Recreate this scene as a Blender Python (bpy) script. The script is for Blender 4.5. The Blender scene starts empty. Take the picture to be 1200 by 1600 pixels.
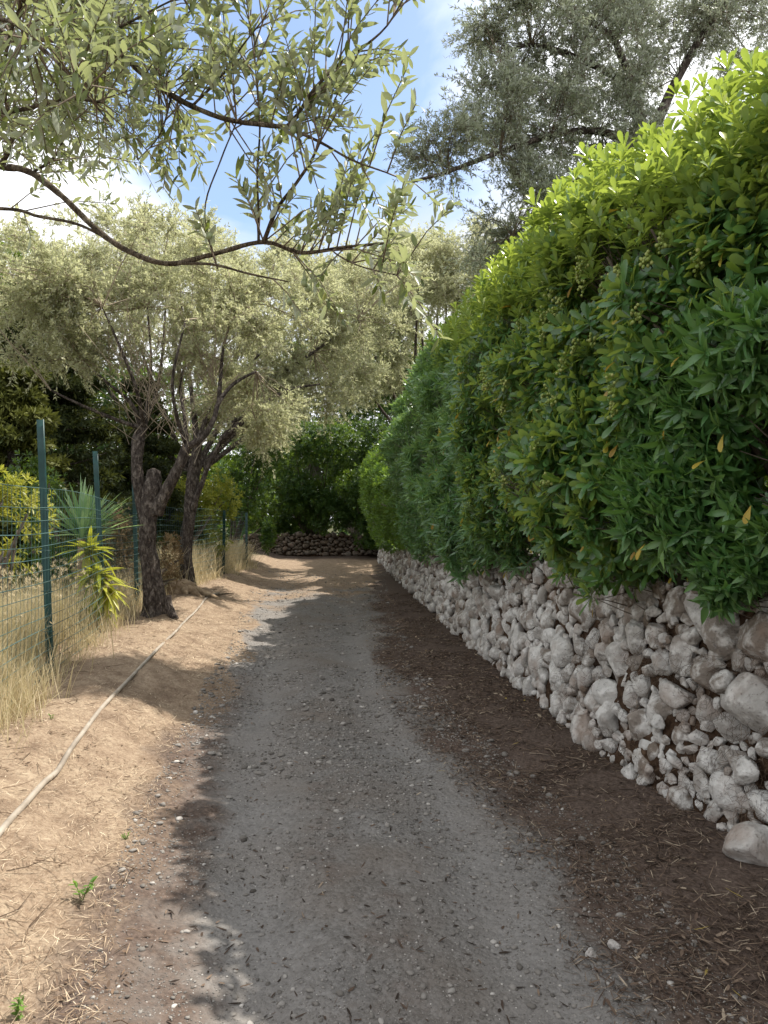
import bpy, bmesh, math
import numpy as np
from mathutils import Vector

RNG = np.random.default_rng(11)
C = bpy.context.scene.collection
SC = bpy.context.scene
R = math.radians

# ------------------------------------------------------------------ camera, sky, sun, exposure
CAM_H, FPX, HORIZ = 1.6, 1155.0, 815.0
cd = bpy.data.cameras.new("camera")
cam = bpy.data.objects.new("camera", cd)
C.objects.link(cam)
cam.location = (0, 0, CAM_H)
cam.rotation_euler = (R(90), 0, 0)
cd.sensor_fit = 'VERTICAL'
cd.sensor_height = 36.0
cd.lens = 36.0 * FPX / 1600.0
cd.shift_y = (HORIZ - 800.0) / 1600.0
cd.clip_start = 0.05
cd.clip_end = 3000
SC.camera = cam

SUN_AZ, SUN_EL = 60.0, 56.5          # degrees right of the view axis, degrees above the horizon
sv = Vector((math.sin(R(SUN_AZ)) * math.cos(R(SUN_EL)), math.cos(R(SUN_AZ)) * math.cos(R(SUN_EL)), math.sin(R(SUN_EL))))
ld = bpy.data.lights.new("sun", 'SUN')
ld.energy = 5.0
ld.angle = R(0.5)
ld.color = (1.0, 0.945, 0.86)
lamp = bpy.data.objects.new("sun", ld)
C.objects.link(lamp)
lamp.rotation_euler = (-sv).to_track_quat('-Z', 'Y').to_euler()
lamp.location = (20, 12, 25)

SC.view_settings.view_transform = 'Standard'
SC.view_settings.look = 'None'
SC.view_settings.exposure = 0.72
SC.view_settings.gamma = 1.0
SC.view_settings.use_curve_mapping = False

world = bpy.data.worlds.new("World")
SC.world = world
world.use_nodes = True
nt = world.node_tree
nt.nodes.clear()
wo = nt.nodes.new('ShaderNodeOutputWorld')
bg = nt.nodes.new('ShaderNodeBackground')
sky = nt.nodes.new('ShaderNodeTexSky')
sky.sky_type = 'NISHITA'
sky.sun_disc = False
sky.sun_elevation = R(SUN_EL)
sky.sun_rotation = R(SUN_AZ)
sky.air_density = 1.0
sky.dust_density = 0.9
sky.ozone_density = 1.0
tc = nt.nodes.new('ShaderNodeTexCoord')
mp = nt.nodes.new('ShaderNodeMapping')
mp.inputs['Scale'].default_value = (1.0, 1.0, 1.6)
mp.inputs['Location'].default_value = (0.32, 0.1, 0.25)
cn = nt.nodes.new('ShaderNodeTexNoise')
cn.inputs['Scale'].default_value = 2.1
cn.inputs['Detail'].default_value = 7
cn.inputs['Roughness'].default_value = 0.55
cn.inputs['Distortion'].default_value = 0.4
cr = nt.nodes.new('ShaderNodeValToRGB')
cr.color_ramp.elements[0].position = 0.36
cr.color_ramp.elements[1].position = 0.55
cr.color_ramp.elements[0].color = (0.05, 0.05, 0.05, 1)
# a break in the cloud ahead and up, cloud elsewhere
nrmv = nt.nodes.new('ShaderNodeVectorMath'); nrmv.operation = 'NORMALIZE'
dst = nt.nodes.new('ShaderNodeVectorMath'); dst.operation = 'DISTANCE'
_b = Vector((-0.12, 1.0, 0.58)).normalized()
dst.inputs[1].default_value = _b
mr = nt.nodes.new('ShaderNodeMapRange'); mr.interpolation_type = 'SMOOTHSTEP'
mr.inputs['From Min'].default_value = 0.10
mr.inputs['From Max'].default_value = 0.36
mr.inputs['To Min'].default_value = -0.22
mr.inputs['To Max'].default_value = 0.12
ad = nt.nodes.new('ShaderNodeMath'); ad.operation = 'ADD'
cb = nt.nodes.new('ShaderNodeValToRGB')
cb.color_ramp.elements[0].position = 0.35
cb.color_ramp.elements[0].color = (3.9, 4.05, 4.35, 1)
cb.color_ramp.elements[1].position = 0.62
cb.color_ramp.elements[1].color = (7.2, 7.3, 7.5, 1)
cn2 = nt.nodes.new('ShaderNodeTexNoise')
cn2.inputs['Scale'].default_value = 3.3
cn2.inputs['Detail'].default_value = 5
mx = nt.nodes.new('ShaderNodeMix')
mx.data_type = 'RGBA'
nt.links.new(tc.outputs['Generated'], mp.inputs['Vector'])
nt.links.new(tc.outputs['Generated'], nrmv.inputs[0])
nt.links.new(nrmv.outputs['Vector'], dst.inputs[0])
nt.links.new(dst.outputs['Value'], mr.inputs['Value'])
nt.links.new(mp.outputs['Vector'], cn.inputs['Vector'])
nt.links.new(mp.outputs['Vector'], cn2.inputs['Vector'])
nt.links.new(cn2.outputs['Fac'], cb.inputs['Fac'])
nt.links.new(cn.outputs['Fac'], ad.inputs[0])
nt.links.new(mr.outputs['Result'], ad.inputs[1])
nt.links.new(ad.outputs[0], cr.inputs['Fac'])
nt.links.new(cr.outputs['Color'], mx.inputs['Factor'])
nt.links.new(sky.outputs['Color'], mx.inputs['A'])
nt.links.new(cb.outputs['Color'], mx.inputs['B'])
nt.links.new(mx.outputs['Result'], bg.inputs['Color'])
bg.inputs['Strength'].default_value = 0.15
nt.links.new(bg.outputs['Background'], wo.inputs['Surface'])

SC.cycles.max_bounces = 8
SC.cycles.diffuse_bounces = 4
SC.cycles.transmission_bounces = 4
SC.cycles.use_denoising = True

# ------------------------------------------------------------------ helpers
def PX(px, py, d):
    """a pixel of the 1200 x 1600 photograph at distance d along the view axis"""
    return np.array([(px - 600) / FPX * d, d, CAM_H - (py - HORIZ) / FPX * d])

def _hash(ix, iy, iz, seed):
    h = (ix.astype(np.int64) * 374761393 + iy.astype(np.int64) * 668265263 + iz.astype(np.int64) * 2147483029 + seed * 974711) & 0xFFFFFFFF
    h = ((h ^ (h >> 13)) * 1274126177) & 0xFFFFFFFF
    h = ((h ^ (h >> 16)) * 2246822519) & 0xFFFFFFFF
    return ((h ^ (h >> 15)) & 0xFFFFFF) / float(0xFFFFFF)

def vn(P, scale=1.0, seed=0):
    """value noise 0..1 at points (n,3); scale = size of a lump"""
    Q = np.asarray(P, float) / scale
    i = np.floor(Q)
    f = Q - i
    f = f * f * (3 - 2 * f)
    i = i.astype(np.int64)
    r = 0
    for a in (0, 1):
        for b in (0, 1):
            for c in (0, 1):
                w = (f[:, 0] if a else 1 - f[:, 0]) * (f[:, 1] if b else 1 - f[:, 1]) * (f[:, 2] if c else 1 - f[:, 2])
                r = r + w * _hash(i[:, 0] + a, i[:, 1] + b, i[:, 2] + c, seed)
    return r

def fbm(P, scale, seed=0, octv=3):
    r, a, t = 0, 1.0, 0
    for k in range(octv):
        r = r + a * vn(P, scale / 2 ** k, seed + k)
        t += a
        a *= 0.5
    return r / t

def sm(a, b, x):
    t = np.clip((np.asarray(x, float) - a) / (b - a), 0, 1)
    return t * t * (3 - 2 * t)

def unit(v):
    v = np.asarray(v, float)
    return v / np.maximum(np.linalg.norm(v, axis=-1, keepdims=True), 1e-9)

def rdir(n):
    return unit(RNG.normal(size=(n, 3)))

class Geo:
    """collects vertices, faces and a per-vertex random value; build() links them as ONE mesh object"""
    def __init__(self):
        self.V, self.F, self.A, self.n = [], [], [], 0
    def add(self, V, F, a=0.5):
        V = np.asarray(V, float).reshape(-1, 3)
        self.V.append(V)
        self.A.append(np.broadcast_to(np.asarray(a, float), (len(V),)))
        for f in (F if isinstance(F, list) else [F]):
            self.F.append(np.asarray(f, np.int64) + self.n)
        self.n += len(V)
        return self
    def build(self, name, mat, parent=None, smooth=False, extra=None):
        me = bpy.data.meshes.new(name)
        V = np.concatenate(self.V)
        me.vertices.add(len(V))
        me.vertices.foreach_set('co', V.astype(np.float32).ravel())
        starts, tots, idx, s = [], [], [], 0
        for f in self.F:
            k = f.shape[1]
            idx.append(f.ravel())
            starts.append(s + np.arange(len(f)) * k)
            tots.append(np.full(len(f), k))
            s += len(f) * k
        idx = np.concatenate(idx)
        starts = np.concatenate(starts)
        tots = np.concatenate(tots)
        me.loops.add(len(idx))
        me.loops.foreach_set('vertex_index', idx.astype(np.int32))
        me.polygons.add(len(starts))
        me.polygons.foreach_set('loop_start', starts.astype(np.int32))
        me.polygons.foreach_set('loop_total', tots.astype(np.int32))
        if smooth:
            me.polygons.foreach_set('use_smooth', np.ones(len(starts), bool))
        at = me.attributes.new('rnd', 'FLOAT', 'POINT')
        at.data.foreach_set('value', np.concatenate(self.A).astype(np.float32))
        for k, v in (extra or {}).items():
            a = me.attributes.new(k, 'FLOAT', 'POINT')
            a.data.foreach_set('value', np.asarray(v, np.float32))
        me.update(calc_edges=True)
        me.materials.append(mat)
        o = bpy.data.objects.new(name, me)
        C.objects.link(o)
        if parent is not None:
            o.parent = parent
            o.matrix_parent_inverse.identity()
            if tuple(parent.location) != (0, 0, 0):
                me.transform(__import__('mathutils').Matrix.Translation(-parent.location))
        return o

def tag(o, label, cat, group=None, kind=None):
    if label: o['label'] = label
    if cat: o['category'] = cat
    if group: o['group'] = group
    if kind: o['kind'] = kind
    return o

def thing(name, loc, label, cat, group=None):
    o = bpy.data.objects.new(name, None)
    C.objects.link(o)
    o.location = loc
    o.empty_display_size = 0.1
    return tag(o, label, cat, group)

def spline(pts, rad, step):
    """Catmull-Rom resample of a polyline with radii"""
    P = np.array([np.asarray(p, float) for p in pts])
    r = np.array(rad, float)
    Pe = np.vstack([2 * P[0] - P[1], P, 2 * P[-1] - P[-2]])
    out, ro = [], []
    for i in range(len(P) - 1):
        p0, p1, p2, p3 = Pe[i:i + 4]
        n = max(2, int(np.linalg.norm(p2 - p1) / step))
        for t in np.arange(n) / n:
            out.append(0.5 * (2 * p1 + (p2 - p0) * t + (2 * p0 - 5 * p1 + 4 * p2 - p3) * t * t + (3 * p1 - p0 - 3 * p2 + p3) * t ** 3))
            ro.append(r[i] + (r[i + 1] - r[i]) * t)
    out.append(P[-1]); ro.append(r[-1])
    return np.array(out), np.array(ro)

def tube(g, pts, rad, sides=8, step=0.08, rough=0.0, rscale=0.15, seed=3, a=0.5, cap=True):
    P, r = spline(pts, rad, step)
    n = len(P)
    T = unit(np.gradient(P, axis=0))
    N = np.zeros_like(T)
    u = np.cross(T[0], (0.3, 0.2, 0.93) if abs(T[0][2]) < 0.9 else (1, 0.1, 0))
    N[0] = unit(u)
    for i in range(1, n):
        v = N[i - 1] - T[i] * np.dot(N[i - 1], T[i])
        N[i] = unit(v)
    B = np.cross(T, N)
    ang = np.arange(sides) / sides * 2 * np.pi
    ring = (np.cos(ang)[None, :, None] * N[:, None] + np.sin(ang)[None, :, None] * B[:, None])
    V = P[:, None] + ring * r[:, None, None]
    if rough:
        Q = V.reshape(-1, 3) * np.array([1, 1, 0.35])
        d = (fbm(Q, rscale, seed) - 0.5) * 2 * rough + (vn(Q, rscale * 0.3, seed + 9) - 0.5) * rough * 0.7
        V = V + ring * (d.reshape(n, sides) * r[:, None])[..., None]
    i, j = np.meshgrid(np.arange(n - 1), np.arange(sides), indexing='ij')
    j2 = (j + 1) % sides
    F = np.stack([i * sides + j, i * sides + j2, (i + 1) * sides + j2, (i + 1) * sides + j], -1).reshape(-1, 4)
    Vf = V.reshape(-1, 3)
    fs = [F]
    if cap:
        Vf = np.vstack([Vf, P[-1] + T[-1] * r[-1] * 0.35])
        k = (n - 1) * sides
        jj = np.arange(sides)
        fs.append(np.stack([k + jj, k + (jj + 1) % sides, np.full(sides, n * sides)], -1))
    g.add(Vf, fs, a)
    return P, r

def prisms(g, A, M, B, r0, r1, a=0.5):
    """many thin three-sided bent rods A-M-B at once"""
    A, M, B = (np.asarray(x, float) for x in (A, M, B))
    n = len(A)
    T = unit(B - A)
    N = unit(np.cross(T, rdir(n)))
    Bn = np.cross(T, N)
    r0 = np.broadcast_to(r0, (n,)); r1 = np.broadcast_to(r1, (n,))
    V = np.zeros((n, 9, 3))
    for k in range(3):
        an = k * 2 * np.pi / 3
        off = N * math.cos(an) + Bn * math.sin(an)
        V[:, k] = A + off * r0[:, None]
        V[:, 3 + k] = M + off * ((r0 + r1) / 2)[:, None]
        V[:, 6 + k] = B + off * r1[:, None]
    base = np.arange(n)[:, None] * 9
    F = []
    for s in (0, 3):
        for k in range(3):
            k2 = (k + 1) % 3
            F.append(base + np.array([[s + k, s + k2, s + 3 + k2, s + 3 + k]]))
    av = np.repeat(np.broadcast_to(a, (n,)), 9)
    g.add(V, np.concatenate(F), av)

# leaf outlines: rows of (along 0..1, half width 0..1)
L_OLIVE = [(0, .12), (.25, .75), (.55, 1), (.82, .62), (1, .04)]
L_PADDLE = [(0, .10), (.3, .42), (.62, .92), (.84, 1.0), (.96, .62), (1, .25)]
L_LANCE = [(0, .15), (.22, .8), (.45, 1), (.75, .6), (1, .03)]
L_LANCE3 = [(0, .15), (.4, 1), (1, .05)]
L_PAD3 = [(0, .12), (.7, 1), (1, .3)]
L_STRAP = [(0, .6), (.2, .9), (.45, 1), (.7, .8), (.88, .45), (1, .03)]

def leaves(g, P, D, N, L, W, shape, a, fold=0.25, curl=0.15):
    """n leaves at P along D, upper side N; fold = V section, curl = tip droop; each is one small sheet"""
    P = np.asarray(P, float)
    n = len(P)
    if n == 0: return
    D = unit(D)
    N = unit(N - D * np.sum(N * D, axis=1, keepdims=True))
    S = np.cross(D, N)
    L = np.broadcast_to(L, (n,)); W = np.broadcast_to(W, (n,))
    curl = np.broadcast_to(curl, (n,))
    m = len(shape)
    V = np.zeros((n, m, 3, 3))
    for i, (t, w) in enumerate(shape):
        c = P + D * (L * t)[:, None] - N * (curl * L * t * t)[:, None]
        hw = (W * 0.5 * w)[:, None]
        up = N * (W * 0.5 * w * fold)[:, None]
        V[:, i, 0] = c - S * hw + up
        V[:, i, 1] = c
        V[:, i, 2] = c + S * hw + up
    base = (np.arange(n) * m * 3)[:, None, None]
    i, j = np.meshgrid(np.arange(m - 1), np.arange(2), indexing='ij')
    q = np.stack([i * 3 + j, i * 3 + j + 1, (i + 1) * 3 + j + 1, (i + 1) * 3 + j], -1).reshape(1, -1, 4)
    F = (base + q).reshape(-1, 4)
    g.add(V, F, np.repeat(np.broadcast_to(a, (n,)), m * 3))

def quads(g, P, D, N, L, W, a, mid=0.45):
    """n small rhombic leaves, one face each"""
    n = len(P)
    D = unit(D)
    N = unit(N - D * np.sum(N * D, axis=1, keepdims=True))
    S = np.cross(D, N)
    L = np.broadcast_to(L, (n,))[:, None]; W = np.broadcast_to(W, (n,))[:, None]
    V = np.stack([P, P + D * L * mid + S * W * .5, P + D * L - N * L * .06, P + D * L * mid - S * W * .5], 1)
    F = np.arange(n * 4).reshape(n, 4)
    g.add(V, F, np.repeat(np.broadcast_to(a, (n,)), 4))

def whorls(g, P, AX, n_leaf, L, W, shape, a, spread=(25, 95), fold=0.25, curl=0.2, simple=False):
    """rosettes of leaves round shoot tips P with axes AX"""
    n = len(P)
    AX = unit(AX)
    U = unit(np.cross(AX, rdir(n)))
    Vv = np.cross(AX, U)
    k = np.arange(n_leaf)
    phi = (k * 2.39996)[None] + RNG.uniform(0, 6.28, (n, 1)) + RNG.normal(0, .2, (n, n_leaf))
    th = np.radians(spread[0] + (spread[1] - spread[0]) * ((k + .5) / n_leaf))[None] + RNG.normal(0, .16, (n, n_leaf))
    rad = np.cos(phi)[..., None] * U[:, None] + np.sin(phi)[..., None] * Vv[:, None]
    D = np.cos(th)[..., None] * AX[:, None] + np.sin(th)[..., None] * rad
    Nn = np.sin(th)[..., None] * AX[:, None] - np.cos(th)[..., None] * rad
    sc = np.repeat(RNG.uniform(.75, 1.15, n), n_leaf) * RNG.uniform(.75, 1.1, n * n_leaf)
    Pp = np.repeat(P, n_leaf, 0) - np.repeat(AX, n_leaf, 0) * (np.tile(k, n) * 0.0022 * (L / .1))[:, None]
    av = np.clip(np.repeat(np.broadcast_to(a, (n,)), n_leaf) + RNG.normal(0, .09, n * n_leaf), 0, 1)
    if simple:
        quads(g, Pp, D.reshape(-1, 3), Nn.reshape(-1, 3), L * sc, W * sc, av, mid=.6)
    else:
        leaves(g, Pp, D.reshape(-1, 3), Nn.reshape(-1, 3), L * sc, W * sc, shape, av, fold, curl * RNG.uniform(-.2, 1.6, n * n_leaf))

# ------------------------------------------------------------------ materials
def new_mat(name):
    m = bpy.data.materials.new(name)
    m.use_nodes = True
    t = m.node_tree
    t.nodes.clear()
    out = t.nodes.new('ShaderNodeOutputMaterial')
    return m, t, out

def node(t, kind, **kw):
    n = t.nodes.new(kind)
    for k, v in kw.items():
        if k in n.inputs: n.inputs[k].default_value = v
        else: setattr(n, k, v)
    return n

def ramp(t, src, stops):
    r = t.nodes.new('ShaderNodeValToRGB')
    e = r.color_ramp.elements
    while len(e) < len(stops): e.new(0.5)
    for el, (p, c) in zip(e, stops):
        el.position = p
        el.color = (c[0], c[1], c[2], 1)
    t.links.new(src, r.inputs['Fac'])
    return r.outputs['Color']

def mixc(t, fac, a, b, mode='MIX'):
    m = t.nodes.new('ShaderNodeMix')
    m.data_type = 'RGBA'
    m.blend_type = mode
    for k, v in (('Factor', fac), ('A', a), ('B', b)):
        s = [i for i in m.inputs if i.name == k and (i.type == 'RGBA' or (k == 'Factor' and i.type == 'VALUE'))][0]
        if hasattr(v, 'links'): t.links.new(v, s)
        elif k == 'Factor': s.default_value = v
        else: s.default_value = (v[0], v[1], v[2], 1)
    return [o for o in m.outputs if o.type == 'RGBA'][0]

def math_(t, op, a, b=None):
    m = t.nodes.new('ShaderNodeMath')
    m.operation = op
    for i, v in enumerate((a, b)):
        if v is None: continue
        if hasattr(v, 'links'): t.links.new(v, m.inputs[i])
        else: m.inputs[i].default_value = v
    return m.outputs[0]

def attr(t, name):
    a = t.nodes.new('ShaderNodeAttribute')
    a.attribute_name = name
    return a.outputs['Fac']

def noise(t, scale, detail=4, rough=.55, vec=None, dist=0):
    n = node(t, 'ShaderNodeTexNoise', Scale=scale, Detail=detail, Roughness=rough, Distortion=dist)
    if vec is None:
        g = t.nodes.new('ShaderNodeTexCoord')
        vec = g.outputs['Object']
    t.links.new(vec, n.inputs['Vector'])
    return n.outputs['Fac']

def voro(t, scale, feature='F1', out='Distance', vec=None):
    n = t.nodes.new('ShaderNodeTexVoronoi')
    n.feature = feature
    n.inputs['Scale'].default_value = scale
    if vec is None:
        vec = t.nodes.new('ShaderNodeTexCoord').outputs['Object']
    t.links.new(vec, n.inputs['Vector'])
    return n.outputs[out]

def bump(t, h, strength=.4, dist=.02, nrm=None):
    b = node(t, 'ShaderNodeBump', Strength=strength, Distance=dist)
    t.links.new(h, b.inputs['Height'])
    if nrm is not None: t.links.new(nrm, b.inputs['Normal'])
    return b.outputs['Normal']

def leaf_mat(name, stops, under=None, transl=(.4, .5, .05), tf=.4, rough=.45, spec=.4, tmix=.6):
    """stops: colour over the per-leaf random value; under = colour of the lower face"""
    m, t, out = new_mat(name)
    col = ramp(t, attr(t, 'rnd'), stops)
    if under is not None:
        gm = t.nodes.new('ShaderNodeNewGeometry')
        col = mixc(t, gm.outputs['Backfacing'], col, under)
    p = node(t, 'ShaderNodeBsdfPrincipled', Roughness=rough)
    p.inputs['Specular IOR Level'].default_value = spec
    t.links.new(col, p.inputs['Base Color'])
    tr = t.nodes.new('ShaderNodeBsdfTranslucent')
    tcol = mixc(t, tmix, col, transl)
    t.links.new(tcol, tr.inputs['Color'])
    ms = t.nodes.new('ShaderNodeMixShader')
    ms.inputs[0].default_value = tf
    t.links.new(p.outputs[0], ms.inputs[1])
    t.links.new(tr.outputs[0], ms.inputs[2])
    t.links.new(ms.outputs[0], out.inputs['Surface'])
    return m

def plain_mat(name, stops, rough=.8, nscale=8, bumps=(), spec=.3, use_rnd=False):
    m, t, out = new_mat(name)
    src = attr(t, 'rnd') if use_rnd else noise(t, nscale, 5)
    col = ramp(t, src, stops)
    p = node(t, 'ShaderNodeBsdfPrincipled', Roughness=rough)
    p.inputs['Specular IOR Level'].default_value = spec
    t.links.new(col, p.inputs['Base Color'])
    nrm = None
    for sc_, st, di in bumps:
        nrm = bump(t, noise(t, sc_, 5), st, di, nrm)
    if nrm is not None: t.links.new(nrm, p.inputs['Normal'])
    t.links.new(p.outputs[0], out.inputs['Surface'])
    return m

def bark_mat(name, dark, mid, light, scale=14):
    m, t, out = new_mat(name)
    g = t.nodes.new('ShaderNodeTexCoord')
    mp_ = t.nodes.new('ShaderNodeMapping')
    mp_.inputs['Scale'].default_value = (1, 1, .45)
    t.links.new(g.outputs['Object'], mp_.inputs['Vector'])
    n1 = noise(t, scale, 6, .65, mp_.outputs['Vector'], .6)
    n2 = noise(t, scale * .25, 3)
    col = ramp(t, n1, [(.36, dark), (.5, mid), (.62, light)])
    col = mixc(t, math_(t, 'MULTIPLY', n2, .5), col, mid)
    p = node(t, 'ShaderNodeBsdfPrincipled', Roughness=.9)
    p.inputs['Specular IOR Level'].default_value = .15
    t.links.new(col, p.inputs['Base Color'])
    v = voro(t, scale * 2.2, vec=mp_.outputs['Vector'])
    t.links.new(bump(t, n1, 1.0, .05, bump(t, v, .8, .025)), p.inputs['Normal'])
    t.links.new(p.outputs[0], out.inputs['Surface'])
    return m

M = {}
M['olive_leaf'] = leaf_mat('olive_leaf', [(0, (.035, .055, .018)), (.4, (.085, .115, .035)), (.75, (.17, .20, .06)), (1, (.30, .30, .10))], under=(.36, .38, .30), transl=(.38, .46, .06), tf=.34, rough=.38, spec=.5)
M['olive_far'] = leaf_mat('olive_far', [(0, (.11, .125, .05)), (.45, (.32, .335, .175)), (1, (.56, .55, .35))], under=(.50, .51, .38), transl=(.60, .61, .27), tf=.46, rough=.5, spec=.35)
M['olive_grey'] = leaf_mat('olive_grey', [(0, (.08, .10, .05)), (.5, (.17, .195, .11)), (1, (.30, .32, .20))], under=(.44, .47, .40), transl=(.36, .42, .22), tf=.26, rough=.5, spec=.35)
M['paddle'] = leaf_mat('paddle_leaf', [(0, (.035, .095, .03)), (.45, (.075, .19, .062)), (.72, (.13, .255, .06)), (1, (.44, .49, .055))], under=(.17, .27, .10), transl=(.58, .66, .02), tf=.40, rough=.30, spec=.7, tmix=.48)  # yellow end: new growth, with sunlight on the hedge top painted in
M['lance'] = leaf_mat('lance_leaf', [(0, (.032, .09, .028)), (.5, (.082, .20, .06)), (1, (.16, .30, .08))], under=(.15, .25, .11), transl=(.25, .42, .03), tf=.34, rough=.34, spec=.65)
M['bluegreen'] = leaf_mat('bluegreen_leaf', [(0, (.036, .095, .036)), (.5, (.085, .20, .07)), (1, (.18, .32, .075))], under=(.15, .25, .14), transl=(.32, .48, .04), tf=.36, rough=.33, spec=.7)
M['farhedge'] = leaf_mat('far_hedge_leaf', [(0, (.045, .105, .022)), (.5, (.085, .185, .032)), (1, (.15, .26, .04))], under=(.09, .15, .05), transl=(.32, .48, .03), tf=.38, rough=.45, spec=.4)
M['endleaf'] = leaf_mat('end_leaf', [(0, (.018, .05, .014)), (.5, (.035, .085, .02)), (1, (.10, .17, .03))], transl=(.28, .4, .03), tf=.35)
M['conifer'] = leaf_mat('conifer_needle', [(0, (.018, .028, .010)), (.5, (.04, .055, .016)), (1, (.12, .13, .03))], transl=(.2, .22, .04), tf=.2, rough=.6, spec=.2)
M['yellow_leaf'] = leaf_mat('yellow_leaf', [(0, (.12, .16, .02)), (.5, (.22, .25, .03)), (1, (.40, .38, .07))], transl=(.5, .5, .06), tf=.42)
M['bright_leaf'] = leaf_mat('bright_leaf', [(0, (.06, .11, .015)), (.5, (.11, .17, .025)), (1, (.2, .25, .04))], transl=(.4, .5, .05), tf=.4)
M['yucca'] = leaf_mat('yucca_leaf', [(0, (.12, .24, .09)), (.5, (.22, .38, .17)), (1, (.40, .52, .32))], transl=(.45, .62, .2), tf=.45, rough=.35)
M['strap'] = leaf_mat('strap_leaf', [(0, (.16, .2, .02)), (.5, (.32, .35, .03)), (1, (.5, .48, .10))], transl=(.55, .55, .04), tf=.4, rough=.4)
M['dead_leaf'] = leaf_mat('dead_leaf', [(0, (.25, .13, .03)), (.6, (.42, .30, .04)), (1, (.5, .45, .08))], transl=(.6, .4, .05), tf=.35)
M['weed'] = leaf_mat('weed_leaf', [(0, (.06, .14, .02)), (1, (.16, .27, .05))], transl=(.3, .5, .05), tf=.35)
M['dry_leaf'] = leaf_mat('dry_leaf', [(0, (.08, .055, .03)), (.5, (.17, .125, .07)), (1, (.30, .23, .14))], transl=(.4, .25, .1), tf=.25, rough=.8, spec=.1)
M['dry_grass'] = leaf_mat('dry_grass', [(0, (.30, .29, .15)), (.35, (.46, .40, .24)), (.7, (.60, .51, .34)), (1, (.72, .63, .45))], transl=(.6, .48, .25), tf=.4, rough=.7, spec=.15)
M['straw'] = leaf_mat('straw', [(0, (.07, .047, .033)), (.3, (.22, .15, .10)), (.65, (.43, .335, .23)), (1, (.62, .52, .38))], transl=(.5, .38, .2), tf=.15, rough=.8, spec=.15)
M['litter'] = leaf_mat('litter', [(0, (.03, .022, .017)), (.45, (.10, .068, .05)), (.8, (.22, .16, .115)), (.97, (.38, .31, .23)), (1, (.5, .38, .08))], transl=(.2, .12, .05), tf=.08, rough=.85, spec=.15)
M['bark'] = bark_mat('olive_bark', (.022, .017, .015), (.085, .068, .058), (.24, .205, .175), 22)
M['twig'] = plain_mat('twig_bark', [(.3, (.09, .065, .045)), (.7, (.24, .19, .135))], .85, 30)
M['limb'] = bark_mat('limb_bark', (.05, .036, .025), (.15, .115, .08), (.30, .25, .18), 40)
M['pale_twig'] = plain_mat('pale_twig', [(.3, (.22, .175, .125)), (.7, (.42, .35, .26))], .85, 12)
M['hedge_wood'] = plain_mat('hedge_wood', [(.3, (.06, .045, .035)), (.7, (.17, .14, .11))], .85, 15, [(40, .5, .01)])
M['fruit'] = plain_mat('berry_skin', [(0, (.12, .17, .03)), (.5, (.19, .24, .05)), (1, (.27, .29, .09))], .45, 8, use_rnd=True)
M['olive_fruit'] = plain_mat('olive_skin', [(.3, (.16, .21, .09)), (.7, (.30, .35, .17))], .35, 60, spec=.5)
M['post_paint'] = plain_mat('green_paint', [(.3, (.006, .032, .030)), (.7, (.012, .066, .060))], .45, 9, [(60, .15, .004)], .5)
M['wire'] = plain_mat('green_wire', [(.3, (.035, .085, .08)), (.7, (.08, .15, .14))], .5, 4)
M['hose'] = plain_mat('hose_plastic', [(.25, (.17, .14, .11)), (.5, (.30, .26, .21)), (.8, (.40, .36, .30))], .6, 5, [(70, .2, .004)])
M['stump'] = plain_mat('stump_wood', [(.25, (.13, .085, .05)), (.55, (.30, .22, .14)), (.8, (.45, .36, .25))], .9, 9, [(25, .7, .03)])
M['frond'] = leaf_mat('grey_frond', [(0, (.10, .09, .075)), (1, (.22, .20, .17))], transl=(.4, .35, .28), tf=.2, rough=.8)

def rock_mat(name, light=(.70, .685, .65), k=1.0):
    m, t, out = new_mat(name)
    r = attr(t, 'rnd')
    base = ramp(t, r, [(p, tuple(k * q for q in c)) for p, c in ((0, (.16, .125, .095)), (.3, (.275, .24, .205)), (.65, (.42, .40, .37)), (1, (.58, .565, .535)))])
    n1 = noise(t, 9, 6, .6)
    n2 = noise(t, 42, 6, .7)
    n3 = noise(t, 4, 3)
    col = mixc(t, ramp(t, n1, [(.46, (0, 0, 0)), (.60, (.9, .9, .9))]), base, light)
    col = mixc(t, ramp(t, n2, [(.56, (0, 0, 0)), (.68, (.7, .7, .7))]), col, (.10, .085, .075))
    col = mixc(t, ramp(t, n3, [(.5, (0, 0, 0)), (.72, (.6, .6, .6))]), col, (.26, .175, .125))
    p = node(t, 'ShaderNodeBsdfPrincipled', Roughness=.9)
    p.inputs['Specular IOR Level'].default_value = .2
    t.links.new(col, p.inputs['Base Color'])
    t.links.new(bump(t, n2, .9, .018, bump(t, n1, 1.0, .045)), p.inputs['Normal'])
    t.links.new(p.outputs[0], out.inputs['Surface'])
    return m

M['rock'] = rock_mat('limestone')
M['rock_brown'] = rock_mat('brown_stone', (.24, .19, .15), .7)
M['earth'] = plain_mat('wall_earth', [(.25, (.025, .015, .010)), (.5, (.06, .036, .022)), (.75, (.13, .085, .055))], .95, 14, [(30, .9, .05), (110, .6, .01)], .1)

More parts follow.
